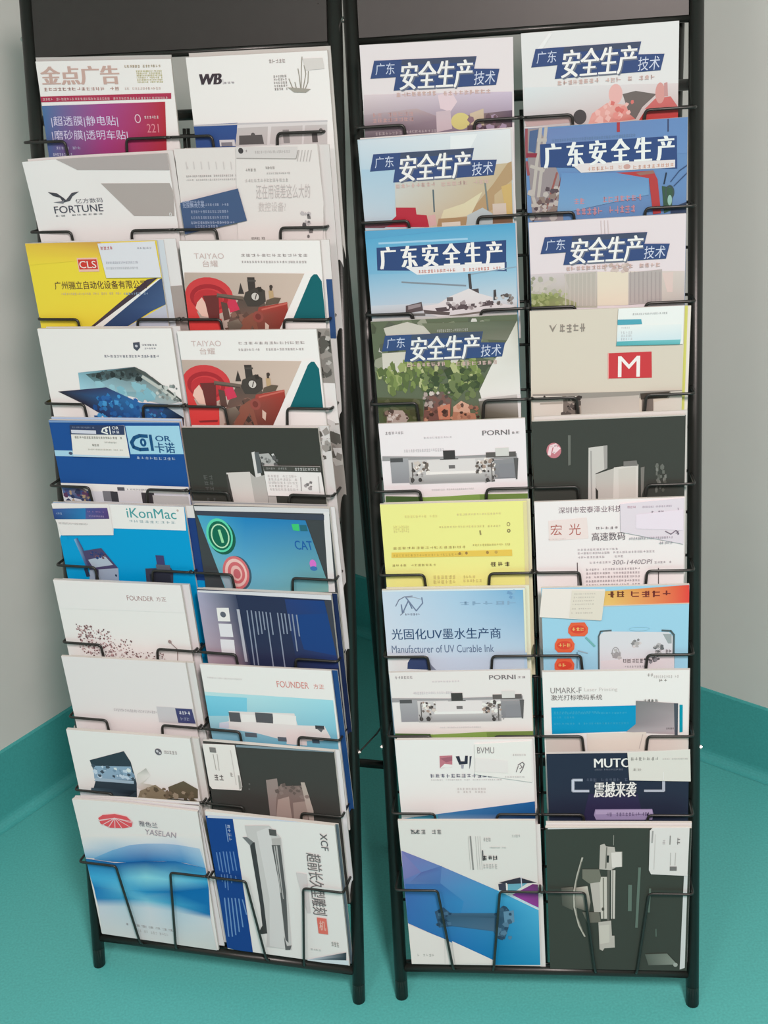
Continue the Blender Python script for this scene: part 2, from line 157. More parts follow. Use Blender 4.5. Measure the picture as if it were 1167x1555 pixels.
{"n":"stapled_leaflet","l":"stapled cream sheets with faint grey lettering beside a tilted blue panel","c":"leaflet","g":"printed matter in the left rack","f":[0,0.1167,1.055,0.189,-0.0064,0.008],"w":2089,"h":2900,"T":0.003,"m":"paper","b":[226,223,222],"k":0,"i":[["L",[-898,2700,-869,2631],10,[204,199,198]],["L",[-890,2723,-888,2624],15,[209,205,205]],["L",[-779,2721,-777,2622],15,[209,205,205]],["L",[-669,2718,-666,2619],15,[209,205,205]],["L",[-559,2716,-555,2617],15,[209,205,205]],["L",[-449,2713,-445,2615],15,[209,205,205]],["L",[-339,2711,-336,2612],15,[209,205,205]],["L",[-230,2708,-226,2610],15,[209,205,205]],["K",-914,2508,-154,2543,26,[176,170,170],0],["K",-921,2458,-160,2490,26,[189,185,185],0],["T","还在用误差这么大的",96,2202,893,2397,[199,193,192],0,0.2,0],["T","数控设备?",112,2027,521,2159,[207,201,201],0,0.2,0],["K",758,1956,818,2014,1,[102,99,102],0],["N",753,1652,864,1932,[[119,116,117],[89,87,90],[159,154,157]],14,44,1],["K",-34,1634,168,1682,8,[139,134,134],0]]},
{"n":"brochure","l":"white brochure with a red pumping machine and a teal triangle, upper of the two alike","c":"brochure","g":"printed matter in the left rack","f":[0,0.1146,0.9299,0.1887,-0.0111,0.008],"w":2071,"h":2900,"T":0.004,"m":"paper","b":[239,239,239],"k":0,"i":[["T","TAIYAO",-834,2648,-386,2726,[207,190,188],0,0,0],["T","台耀",-720,2532,-488,2626,[202,185,182],0,0,0],["K",-138,2671,851,2722,13,[178,172,173],0],["K",-140,2582,828,2626,24,[178,172,173],0],["P",[-1012,2452,780,2441,224,1439,-1141,1416],[191,175,165,207,190,178,207,190,178,166,152,146]],["E",-678,2111,365,274,[208,68,72]],["P",[-1041,2120,-980,2120,-851,1774,-523,1778,-550,1426,-1017,1418,-1047,1772],[214,70,70]],["G",-681,2088,291,199,63,[169,48,56]],["E",-697,2054,223,155,[191,56,62]],["P",[-905,1936,-871,2018,-789,2094,-746,2007,-721,1804,-822,1816],[234,195,182]],["P",[-774,2117,-532,2128,-554,1778,-717,1776,-746,2007],[109,54,53]],["P",[-998,1777,-530,1783,-550,1426,-992,1419],[217,70,70]],["P",[-864,1563,-557,1579,-573,1544,-843,1535],[141,52,56]],["P",[-240,2057,-17,2150,159,2015,161,1786,102,1414,-382,1406,-448,1686,-356,1872],[97,84,77,87,78,72,97,86,79,129,95,83,123,86,74,113,82,72,105,86,79,105,86,79]],["N",-476,1432,125,1874,[[85,72,66],[137,105,93],[151,123,110],[101,78,70],[73,62,58]],34,96,1],["P",[-410,2033,-286,2080,-231,1920,-380,1872],[207,62,90]],["P",[-507,2032,-413,2010,-390,1780,-489,1755],[97,72,66]],["P",[-197,1782,-44,1876,94,1831,104,1437,8,1436,-63,1691,-233,1432,-355,1430],[141,89,74]],["L",[-544,2124,-166,2081],58,[113,101,91]],["L",[-547,2105,-169,2058],19,[85,72,66]],["P",[-231,2149,-179,2308,-140,2149],[65,60,58]],["P",[-71,2387,38,2387,38,2150,-71,2150],[67,62,60]],["P",[-74,2349,54,2349,54,2326,-74,2326],[85,80,77]],["P",[-155,2081,-121,2172,-10,2218,88,2253,176,2197,173,2038,60,1969,-107,1967],[73,68,64]],["P",[63,2241,123,2253,133,2185,80,2174],[59,54,51]],["E",22,2110,68,66,[61,56,53]],["E",22,2110,56,55,[208,203,199]],["L",[18,2073,44,2146],14,[81,72,69]],["P",[59,1957,490,2036,493,1927,248,1440,56,1436,-6,1784],[169,74,66,173,68,58,151,60,53,113,64,56,109,68,60,135,80,70]],["L",[103,1923,489,2018],24,[198,107,96]],["E",36,1819,81,83,[151,82,74]],["E",36,1819,43,46,[121,62,58]],["P",[133,1740,188,1694,165,1578,122,1624],[216,195,182]],["P",[248,2270,282,2270,282,2062,248,2062],[81,70,62]],["E",273,2254,24,27,[71,62,58]],["P",[230,2198,298,2198,298,2084,230,2084],[191,164,127]],["P",[187,2061,309,2103,406,2094,360,2017,156,1981],[101,89,77]],["P",[-443,1732,-269,1781,-207,1689,-401,1452],[111,103,93,141,130,117,111,99,89,91,82,74]],["P",[780,2441,943,2468,1049,2358,1060,1729,1038,1430,222,1416],[239,239,239]],["P",[550,1779,868,2391,917,2435,963,2435,1024,2336,1041,1785],[22,101,109]],["P",[550,1779,1041,1785,1038,1747,548,1750],[40,52,56]],["P",[1083,2203,1118,2203,1106,1408,1076,1407],[50,82,131]]]},
{"n":"brochure","l":"white brochure with a red pumping machine and a teal triangle, lower of the two alike","c":"brochure","g":"printed matter in the left rack","f":[0,0.1134,0.8065,0.1889,0.0176,0.008],"w":2097,"h":2900,"T":0.004,"m":"paper","b":[239,239,239],"k":0,"i":[["T","TAIYAO",-854,2672,-398,2754,[210,192,191],0,0,0],["T","台耀",-742,2550,-506,2648,[205,187,184],0,0,0],["K",-144,2684,863,2737,13,[181,174,175],0],["K",-150,2592,836,2638,24,[181,174,175],0],["P",[-1044,2471,782,2440,182,1398,-1211,1389],[194,177,167,210,192,180,210,192,180,169,154,148]],["E",-716,2111,376,286,[211,69,73]],["P",[-1085,2124,-1023,2124,-904,1760,-568,1760,-608,1392,-1085,1389,-1104,1760],[217,71,71]],["G",-719,2087,297,209,64,[172,48,56]],["E",-737,2051,227,161,[194,56,63]],["P",[-953,1931,-915,2015,-829,2095,-788,2003,-770,1789,-872,1804],[237,197,184]],["P",[-813,2119,-566,2127,-601,1760,-767,1760,-788,2003],[111,54,54]],["P",[-1053,1765,-575,1765,-608,1392,-1060,1390],[220,71,71]],["P",[-924,1539,-610,1553,-628,1516,-903,1509],[143,52,56]],["P",[-271,2050,-40,2144,135,2001,129,1761,56,1372,-437,1369,-496,1663,-395,1858],[98,85,78,88,79,73,98,87,80,131,96,84,125,87,76,115,83,73,107,87,80,107,87,80]],["N",-526,1395,88,1858,[[86,73,67],[139,106,95],[153,125,112],[102,79,71],[74,63,58]],34,98,1],["P",[-445,2026,-316,2074,-266,1906,-419,1858],[210,63,92]],["P",[-543,2026,-448,2002,-433,1761,-535,1736],[98,73,67]],["P",[-236,1761,-77,1858,63,1810,59,1397,-39,1396,-102,1664,-285,1395,-409,1394],[143,90,76]],["L",[-579,2123,-194,2073],59,[115,102,93]],["L",[-581,2103,-198,2050],20,[86,73,67]],["P",[-258,2145,-199,2311,-166,2145],[66,61,58]],["P",[-91,2392,20,2392,20,2144,-91,2144],[68,63,61]],["P",[-92,2352,38,2352,38,2328,-92,2328],[86,81,78]],["P",[-182,2073,-145,2169,-30,2215,70,2250,159,2191,150,2025,32,1953,-137,1954],[74,69,65]],["P",[45,2239,106,2250,114,2179,60,2168],[60,54,52]],["E",-2,2101,70,69,[62,56,54]],["E",-2,2101,58,57,[211,206,201]],["L",[-7,2063,22,2139],15,[82,73,70]],["P",[31,1942,473,2019,472,1905,206,1398,10,1396,-41,1761],[172,75,67,176,69,58,153,61,54,115,65,56,111,69,61,137,81,71]],["L",[75,1906,471,2000],24,[200,108,97]],["E",3,1797,82,87,[153,83,76]],["E",3,1797,44,48,[123,63,58]],["P",[99,1713,154,1665,127,1544,84,1592],[219,197,184]],["P",[232,2266,266,2266,266,2048,232,2048],[82,71,63]],["E",260,2249,24,28,[72,63,58]],["P",[212,2190,281,2190,281,2072,212,2072],[194,166,129]],["P",[165,2049,291,2091,390,2081,340,2001,131,1965],[102,90,78]],["P",[-489,1712,-310,1761,-249,1664,-455,1418],[113,104,95,143,131,118,113,100,90,92,83,76]],["P",[782,2440,949,2466,1053,2350,1044,1691,1011,1379,179,1373],[239,239,239]],["P",[526,1750,870,2386,922,2432,969,2431,1028,2327,1026,1751],[23,102,111]],["P",[526,1750,1026,1751,1022,1710,522,1719],[41,52,56]],["P",[1083,2187,1118,2186,1080,1355,1049,1355],[51,83,132]]]},
{"n":"brochure","l":"black brochure with a pale machine and a folded card at its right","c":"brochure","g":"printed matter in the left rack","f":[0,0.1131,0.6676,0.1938,0.0203,0.008],"w":2088,"h":2900,"T":0.005,"m":"paper","b":[61,63,59],"k":0,"i":[["P",[-448,2196,-75,2214,-64,1626,-414,1619],[213,210,208]],["P",[-457,2170,-426,2170,-393,1672,-455,1698],[73,72,70]],["P",[-77,2201,2,2124,174,2178,142,1630,-64,1626],[185,184,182]],["P",[-8,2522,44,2535,95,2152,2,2124],[218,218,219]],["P",[37,2522,106,2531,114,2203,41,2190],[94,100,104]],["P",[102,2497,254,2511,359,2347,348,2258,146,2255],[177,179,179]],["N",115,2333,368,2486,[[208,210,211],[135,137,137],[94,95,96]],14,51,1],["K",-824,1877,-667,2166,2,[92,95,93],1],["K",-826,1692,-669,1798,3,[87,90,89],0],["L",[-458,1856,-423,1645],36,[42,43,42]],["P",[156,1842,283,1842,283,1632,156,1632],[177,176,174]]]},
{"n":"brochure","l":"dark brochure picturing a tilted blue screen with a green button and red target","c":"brochure","g":"printed matter in the left rack","f":[0,0.1231,0.5512,0.1886,0.0127,0.008],"w":2097,"h":2900,"T":0.007,"m":"paper","b":[66,71,75],"k":0,"i":[["P",[-1038,2883,1051,2908,1055,2824,-1035,2809],[216,219,224]],["P",[959,2842,1045,2844,1008,1548,907,1543],[226,227,230]],["P",[-1022,2810,967,2803,958,2713,-1008,2726],[64,71,87]],["P",[-1007,2736,-247,2722,-457,1477,-723,1464],[74,170,207,32,133,197,116,191,217,127,186,200]],["P",[-247,2722,672,2704,917,1652,907,1543,-457,1477],[32,133,197,43,128,187,116,175,176,137,186,181,116,191,217]],["E",-673,2382,222,284,[30,96,78]],["E",-700,2416,209,279,[95,218,181]],["E",-696,2411,178,240,[22,107,84]],["G",-691,2405,146,201,21,[190,233,198]],["L",[-694,2501,-663,2302],42,[158,228,176]],["E",-495,1793,219,292,[64,96,115]],["E",-521,1800,211,280,[216,117,123]],["E",-521,1800,174,236,[239,202,198]],["E",-515,1800,136,184,[211,112,119]],["E",-514,1795,90,129,[237,191,187]],["E",-507,1784,58,83,[200,107,116]],["P",[-777,1753,-582,1734,-586,1499,-716,1520],[158,181,195]],["P",[452,2639,565,2643,566,2531,466,2540],[64,202,121]],["P",[576,2628,677,2631,692,2535,579,2531],[43,107,126]],["T","CAT",465,2228,730,2374,[32,96,170],0.01,-0.2,0],["E",712,1998,51,76,[216,117,209]],["E",717,1926,56,38,[64,117,184]]]},
{"n":"brochure","l":"navy brochure with pink edge, three white squares and sideways lines of text","c":"brochure","g":"printed matter in the left rack","f":[0,0.1226,0.4221,0.1907,0.0143,0.008],"w":2104,"h":2900,"T":0.006,"m":"paper","b":[44,52,83],"k":0,"i":[["P",[-1050,2879,-759,2874,-606,1551,-1079,1521],[171,172,202,129,135,159,161,140,156,184,163,174]],["P",[-759,2874,-434,2854,-346,1568,-606,1551],[129,135,159,65,72,101,48,54,81,161,140,156]],["P",[330,2798,941,2801,1061,1660,396,1617],[44,65,123,29,65,131,44,61,114,44,52,83]],["P",[449,2540,1017,2596,1033,1876,533,1954],[31,67,132]],["P",[-1037,2885,1072,2912,1064,2820,-1036,2853],[219,221,229]],["P",[942,2815,1064,2820,1098,1663,1061,1660],[65,67,79]],["P",[-777,2598,-580,2608,-584,2373,-784,2368],[238,238,239]],["P",[-784,2327,-574,2330,-574,2102,-785,2100],[230,231,239]],["P",[-796,2053,-571,2052,-582,1809,-803,1818],[230,231,239]],["E",-686,2487,46,50,[97,103,117]],["L",[-432,2580,-421,1689],46,[182,185,200]],["L",[-289,2577,-295,1628],20,[139,151,176]],["L",[-223,2580,-228,1632],20,[139,151,176]],["L",[-157,2567,-158,2172],20,[139,151,176]],["L",[-99,2570,-100,2188],20,[139,151,176]],["L",[-45,2568,-45,2259],20,[139,151,176]],["L",[10,2565,10,1592],20,[139,151,176]],["L",[74,2558,75,2185],20,[139,151,176]],["L",[191,2559,195,1604],20,[139,151,176]],["L",[248,2556,250,2208],20,[139,151,176]],["L",[302,2554,304,2211],20,[139,151,176]],["L",[364,2552,366,2269],20,[139,151,176]],["L",[420,2549,426,1920],20,[139,151,176]],["L",[486,2542,490,2181],20,[139,151,176]]]},
{"n":"brochure","l":"white brochure with a sky blue lower half and a white block-shaped machine","c":"brochure","g":"printed matter in the left rack","f":[0,0.1227,0.3033,0.1857,0.0242,0.008],"w":2092,"h":2900,"T":0.004,"m":"paper","b":[239,239,239],"k":0,"i":[["T","FOUNDER",159,2567,664,2678,[215,142,136],0,0,0],["T","方正",740,2576,906,2658,[215,142,136],0,0,0],["K",-960,2652,-388,2690,24,[216,212,214],0],["P",[-1075,2413,1021,2390,1015,1377,-1152,1208],[196,233,239,163,223,239,98,174,205,88,163,197]],["P",[-1060,2344,-359,2345,-404,2017,-1063,1973],[131,212,238,131,212,238,120,201,229,109,196,225]],["P",[-693,2083,376,2112,402,1902,833,1918,911,1712,778,1645,187,1602,-290,1711,-896,1768,-883,1856,-720,1896],[230,226,227]],["P",[-701,2067,-517,2067,-517,1894,-701,1894],[90,92,98]],["P",[-266,2088,20,2088,20,1908,-266,1908],[90,92,98]],["P",[-491,2040,-271,2040,-289,1911,-511,1896],[239,239,239]],["P",[30,2089,397,2071,382,1901,7,1903],[239,239,239]],["P",[214,1818,522,1840,512,1540,180,1544],[233,224,225]],["P",[684,1922,826,1922,826,1856,684,1856],[66,68,75]],["P",[702,1867,815,1869,770,1801],[98,101,108]],["P",[-484,1710,-289,1710,-289,1631,-484,1631],[93,104,116]],["P",[48,1669,191,1669,191,1590,48,1590],[93,104,116]],["P",[604,1680,722,1680,722,1594,604,1594],[77,93,109]],["P",[-883,1856,-722,1881,-739,1765,-896,1768],[207,212,231]]]},
{"n":"brochure","l":"dark grey brochure with a faded machine and a white card at its left","c":"brochure","g":"printed matter in the left rack","f":[0,0.1174,0.1768,0.1874,0.006,0.008],"w":2115,"h":2900,"T":0.005,"m":"paper","b":[67,67,65],"k":0,"i":[["P",[-520,2879,1043,2926,1047,2890,-525,2836],[133,154,168]],["P",[-100,2266,86,2315,91,2006,-17,1485,-110,1474],[155,141,138]],["P",[96,2169,512,2227,549,1819,517,1486,-37,1422,29,1910],[133,117,113]],["P",[55,1913,245,1993,254,1456,-37,1422],[177,159,153]],["P",[298,1880,522,1934,517,1486,281,1459],[166,150,144]],["P",[466,2281,531,2288,621,1767,608,1497,543,1489],[188,176,169]],["N",58,1968,552,2207,[[107,95,92],[144,128,124]],16,68,1],["N",-399,2060,-336,2166,[[133,132,133],[100,100,99]],4,32,1],["P",[-1244,1559,-642,1444,-1282,1278],[54,86,86]]]},
{"n":"brochure","l":"white brochure with a blue side strip and a picture of a long rail machine","c":"brochure","g":"printed matter in the left rack","f":[0,0.1149,0.0668,0.2332,-0.0101,0.008],"w":2100,"h":2900,"T":0.005,"m":"paper","b":[239,236,236],"k":0,"i":[["P",[-1056,2816,-600,2840,-605,-30,-1222,36],[24,68,145]],["P",[-1015,2831,1086,2981,1083,2944,-1022,2777],[213,218,236]],["L",[-969,2078,-964,1706],19,[102,139,199]],["L",[-914,2086,-913,1681],19,[102,139,199]],["L",[-850,2112,-850,1691],19,[102,139,199]],["L",[-796,2119,-800,1666],19,[102,139,199]],["L",[-736,2128,-731,1741],19,[102,139,199]],["L",[-677,2137,-672,1750],19,[102,139,199]],["L",[-947,1627,-950,1478],17,[102,139,199]],["L",[-892,1635,-912,1352],17,[102,139,199]],["L",[-845,1642,-871,1308],16,[102,139,199]],["L",[-785,1635,-789,1470],17,[102,139,199]],["L",[-705,1631,-703,1516],17,[102,139,199]],["L",[-957,1128,-992,286],23,[113,151,206]],["L",[-893,1138,-927,297],22,[113,151,206]],["L",[-833,1141,-861,343],22,[113,151,206]],["L",[-772,1151,-790,425],22,[113,151,206]],["L",[-710,1151,-713,541],22,[113,151,206]],["L",[-649,1144,-616,830],22,[113,151,206]],["K",-727,2354,-655,2690,1,[178,191,222],1],["L",[-732,2682,-737,2335],16,[124,156,208]],["P",[-416,2709,-9,2765,159,2540,133,1153,87,180,-348,172,-301,474,-329,1541],[211,207,208]],["P",[-233,2610,-13,2733,21,1595,-21,178,-291,200,-177,1236],[224,220,222]],["P",[-378,2370,-290,2389,-287,1085,-301,474,-371,462,-355,1074],[66,65,68]],["P",[-484,2465,-405,2477,-310,2395,-372,2308],[124,125,128]],["P",[-424,521,-347,671,-301,474,-428,435],[68,68,68]],["P",[-25,2694,93,2694,93,2568,-25,2568],[91,88,89]],["P",[1,2502,146,2538,143,2381,-1,2367],[191,185,185]],["P",[-13,2375,131,2395,120,1415,48,328,1,389,21,1595],[95,94,96]],["P",[51,2368,77,2372,66,1275,53,1273],[191,187,188]],["P",[19,2357,37,2360,40,1402,26,1400],[191,187,188]],["P",[-18,471,14,253,98,285,60,175,-23,160],[102,101,103]],["P",[331,1869,504,1863,492,1046,438,1037,360,1583],[220,213,215]],["T","XCF",800,2388,913,2726,[102,99,103],0.02,0,90],["T","超前长久型雕刻",535,1030,772,2300,[119,112,114],0.01,0,90],["P",[586,970,747,970,747,630,586,630],[230,117,105]],["T","机",614,706,721,910,[239,189,180],0.01,0,0],["K",779,364,913,502,3,[178,174,172],0],["K",416,236,594,288,4,[198,195,194],0],["P",[341,17,1019,293,1005,119,340,-1],[202,211,225,46,59,70,46,59,70,135,151,165]],["P",[341,17,1046,126,1037,21,338,-19],[220,229,239]]]},
{"n":"magazine","l":"film-wrapped safety magazine with a hazy mauve cover and a yellow helmet","c":"magazine","g":"safety magazines in the right rack","f":[1,-0.1162,1.1748,0.1883,-0.0144,0.008],"w":2029,"h":2900,"T":0.004,"m":"film","b":[227,223,227],"k":0,"i":[["P",[-994,2269,994,2218,985,1652,-1033,1652],[217,207,213,201,191,212,117,101,124,108,92,108]],["P",[-1022,2007,-292,2061,68,1913,-36,1608,-1033,1652],[172,161,170,186,169,173,147,131,145,117,105,116,82,74,85]],["K",-908,1890,-332,2032,8,[187,154,154],1],["P",[389,1943,990,1981,985,1652,381,1679],[147,131,129,103,90,109,78,66,79,108,90,95]],["P",[0,2222,194,2245,258,2123,162,1997,27,2047],[223,206,215]],["P",[-31,2006,163,2019,178,1776,-31,1741],[201,187,196]],["E",295,1870,128,109,[210,203,134]],["P",[423,1963,607,2020,613,1801,431,1820],[202,189,165]],["P",[385,1811,976,1774,974,1653,381,1679],[94,76,87]],["N",431,1710,954,1929,[[108,90,99],[137,111,124],[78,66,81],[166,151,176]],20,73,1],["K",-921,1727,-504,1782,9,[173,164,169],0],["K",-456,1740,-30,1784,10,[182,174,179],0],["BAN"]]},
{"n":"magazine","l":"film-wrapped safety magazine with a pale blue cover and a red machine at its foot","c":"magazine","g":"safety magazines in the right rack","f":[1,-0.1168,1.0571,0.1887,0.0111,0.008],"w":2057,"h":2900,"T":0.004,"m":"film","b":[189,211,223],"k":0,"i":[["P",[-1010,2886,1030,2898,1020,2370,-1019,2393],[204,219,230,221,228,232,213,217,217,179,207,225]],["P",[-1009,2506,-512,2472,-643,1702,-1043,1727],[169,203,225,169,201,222,189,209,221,195,209,220]],["P",[227,2866,590,2863,490,2694,216,2691],[226,234,238]],["P",[-562,2431,1023,2459,1011,1599,-596,1699],[199,208,209,194,178,146,189,163,115,199,193,178]],["P",[-760,1709,-584,1849,-579,1965,-307,1947,-302,1855,-162,1834,-138,1671],[179,46,65]],["P",[-1039,1773,-589,1780,-761,1698,-1045,1715],[119,77,88]],["P",[-152,1822,-45,1839,-32,1687,-138,1682],[209,173,172]],["P",[408,1821,761,2186,978,2462,1036,2480,1026,2236,777,2049,769,1867,436,1705],[177,152,117]],["P",[874,2156,1012,2192,1006,1761,926,1766],[201,175,115]],["L",[-51,2171,-55,1874],21,[89,107,114]],["L",[659,2215,680,1850],23,[119,132,131]],["P",[75,1889,358,1962,619,2105,441,1796,19,1754],[213,209,178]],["P",[395,1799,608,1889,742,1800,735,1640,363,1651],[179,193,198]],["P",[745,1931,929,1931,929,1772,745,1772],[204,193,183]],["P",[-2,1778,394,1776,363,1640,-33,1664],[167,140,105]],["P",[38,1721,294,1721,294,1640,38,1640],[214,208,198]],["P",[741,1777,1006,1761,1010,1588,733,1605],[119,92,73]],["BAN"]]},
{"n":"magazine","l":"safety magazine with a white helicopter landing under a blue sky","c":"magazine","g":"safety magazines in the right rack","f":[1,-0.1158,0.9356,0.1877,0.0026,0.008],"w":2054,"h":2900,"T":0.004,"m":"film","b":[89,164,206],"k":0,"i":[["P",[-1028,2785,1031,2900,1020,2200,-1038,2236],[91,169,210,81,164,206,151,195,220,121,180,215]],["P",[-1033,2302,1021,2244,1016,1736,-1032,1741],[131,185,217,151,195,220,207,218,226,191,209,225]],["P",[-1024,1854,1019,1847,1011,1579,-1022,1581],[198,212,224,207,216,224,181,183,178,198,203,207]],["L",[-846,2721,371,2722],26,[161,205,233]],["P",[-883,2664,896,2677,881,2251,-896,2349],[48,74,124]],["P",[-502,2373,863,2372,860,2270,-346,2262],[230,232,237]],["P",[863,2372,892,2381,887,2240,860,2270],[61,82,123]],["K",-336,2272,188,2332,12,[193,124,113],0],["K",286,2268,817,2328,13,[193,124,113],0],["T","广 东 安 全 生 产",-854,2358,839,2674,[238,239,239],0.05,0,0],["L",[-566,2168,319,2076],22,[131,144,156]],["L",[392,2232,1023,2305],15,[141,169,190]],["L",[374,2233,383,2033],39,[71,68,70]],["P",[305,2015,492,2028,498,1917,311,1914],[81,74,77]],["P",[-534,1831,-309,1877,-294,1752,-541,1718],[91,82,85]],["P",[-500,1830,-321,1855,-324,1810,-504,1773],[151,144,148]],["P",[-290,1820,-90,1833,93,1936,361,2034,489,1962,683,1897,680,1819,1006,1759,741,1682,387,1653,-12,1626,-295,1730],[220,220,224]],["P",[-126,1778,681,1841,690,1785,-96,1720],[85,76,81]],["N",41,1733,678,1845,[[202,200,203],[91,82,87],[151,144,148],[222,222,226]],36,49,1],["P",[-293,1763,81,1712,67,1668,-275,1706],[97,91,91]],["P",[46,1925,130,1925,130,1869,46,1869],[111,103,106]],["P",[698,1996,731,2005,736,1861,692,1852],[71,66,68]],["N",726,1788,965,1922,[[91,86,85],[191,191,190],[141,138,136]],20,48,1],["L",[-1012,1717,-275,1695],36,[111,111,110]],["L",[78,1656,1005,1732],27,[121,115,110]],["L",[-1017,1649,1002,1636],31,[202,203,201]],["P",[-497,1716,-441,1714,-431,1622,-469,1624],[61,56,58]]]},
{"n":"magazine","l":"film-wrapped safety magazine with green shrubs and helmeted heads on its cover","c":"magazine","g":"safety magazines in the right rack","f":[1,-0.1132,0.8126,0.1858,0.0095,0.008],"w":2036,"h":2900,"T":0.004,"m":"film","b":[98,108,86],"k":0,"i":[["N",-1032,2174,724,2856,[[113,123,99],[133,141,118],[90,96,82],[153,156,139],[80,87,69],[210,208,203]],90,133,1],["P",[-844,2802,-506,2875,-183,2768,-101,2674,-302,2639,-811,2665],[200,197,188]],["P",[-310,2842,999,2818,988,2528,-147,2631],[113,121,99,92,100,84,123,125,112,107,112,93]],["P",[-896,2440,-560,2446,-556,2193,-905,2046],[210,208,199]],["N",-991,1876,483,2270,[[153,166,107],[125,143,82],[180,187,137],[107,123,71],[92,108,63]],150,99,1.6],["N",-349,1698,432,2140,[[90,106,65],[113,127,84],[76,90,56],[64,77,50]],60,98,1],["P",[-1017,1792,-363,1739,-389,1359,-1027,1386],[80,87,56]],["N",-966,1420,-398,1729,[[72,77,52],[60,61,46],[98,102,76]],26,82,1],["P",[869,2556,1010,2818,1014,1746,467,1701,439,1820,623,2182],[219,220,214,194,193,182,231,232,231,231,232,231,227,228,223,223,224,220]],["P",[422,1703,1014,1746,1012,1394,453,1418],[123,121,112,194,195,193,123,119,107,86,81,71]],["L",[433,1691,1013,1735],35,[200,201,199]],["P",[969,1748,1020,1746,1009,1322,976,1324],[230,232,233]],["P",[-345,1667,-269,1793,-109,1833,42,1720,1,1414,-385,1407],[123,87,80]],["N",-341,1612,41,1823,[[210,203,197],[113,96,90],[174,162,157],[86,73,69]],30,59,1],["P",[-168,1612,15,1651,1,1414,-157,1421],[200,131,107]],["P",[57,1602,175,1691,284,1627,298,1472,48,1436],[211,172,150]],["P",[53,1531,366,1493,383,1373,22,1389],[180,129,105]],["P",[-903,1501,-805,1593,-669,1582,-586,1463,-637,1394,-911,1405],[180,166,159]],["N",-904,1411,-608,1578,[[210,203,199],[82,69,63],[133,112,103]],20,55,1],["N",-377,1390,411,1626,[[98,73,65],[153,108,90],[72,54,48],[194,145,120]],30,63,1],["K",-108,2696,330,2752,16,[181,182,175],0],["BAN"]]},
{"n":"brochure","l":"white brochure with a long flatbed printer and a green foot, upper of the two alike","c":"brochure","g":"printed matter in the right rack","f":[1,-0.1083,0.6695,0.1924,0.0088,0.008],"w":2066,"h":2900,"T":0.004,"m":"paper","b":[237,233,238],"k":0,"i":[["K",-952,2726,-682,2786,6,[164,160,164],0],["T","PORNI",428,2667,810,2742,[116,112,115],0.03,0,0],["K",832,2668,954,2714,2,[155,149,152],0],["K",-406,2646,-3,2684,10,[207,201,206],0],["K",-702,2446,-127,2506,18,[205,203,208],0],["P",[-1015,2409,-178,2371,463,2375,898,2382,906,2297,-1021,2336],[156,156,159]],["P",[-908,2363,-646,2363,-646,1984,-908,1984],[166,168,174,166,168,174,145,147,154,145,147,154]],["P",[-906,2372,-724,2372,-724,2308,-906,2308],[83,84,87]],["P",[-646,2334,574,2334,574,1956,-646,1956],[208,206,208,208,206,208,179,179,180,179,179,180]],["P",[-142,2462,26,2462,26,2328,-142,2328],[65,63,64]],["P",[-192,2333,68,2333,66,2306,-193,2309],[73,72,72]],["P",[463,2410,886,2410,886,2330,463,2330],[96,93,92]],["P",[599,2474,788,2474,788,2346,599,2346],[213,214,212]],["P",[576,2297,890,2297,890,2002,576,2002],[145,147,152,145,147,152,129,130,137,129,130,137]],["P",[642,2231,855,2231,855,2020,642,2020],[137,139,146]],["P",[851,2311,918,2309,894,1983,872,1984],[94,93,94]],["P",[-654,2079,570,2079,570,1969,-654,1969],[183,183,184,183,183,184,156,156,159,156,156,159]],["P",[-378,2322,310,2322,310,2140,-378,2140],[222,220,221]],["P",[-408,2140,326,2140,326,2099,-408,2099],[239,237,236]],["P",[-74,2237,16,2237,16,2182,-74,2182],[114,112,113]],["N",-596,2132,-369,2315,[[114,105,100],[208,199,193],[83,78,77],[166,147,137],[235,231,228]],34,45,1],["N",309,2098,578,2303,[[114,105,100],[208,199,193],[83,78,77],[166,147,137],[235,231,228]],36,45,1],["N",-631,1988,-449,2110,[[83,80,81],[156,153,154]],12,32,1],["N",434,1960,614,2070,[[83,80,81],[156,153,154]],12,32,1],["E",-605,2027,27,32,[69,66,66]],["E",-496,2023,27,32,[69,66,66]],["E",467,1987,27,32,[69,66,66]],["L",[-595,2295,-603,2002],14,[94,91,90]],["L",[536,2252,536,1960],13,[94,91,90]],["P",[-1019,1789,-446,1749,-79,1755,355,1770,1032,1758,1002,843,-1090,906],[133,166,87]],["P",[-1019,1789,-491,1760,-475,1650,-1018,1656],[73,101,57]],["P",[343,1758,1032,1758,1028,1622,349,1658],[116,145,77]],["K",-346,1846,268,1882,22,[214,213,216],0]]},
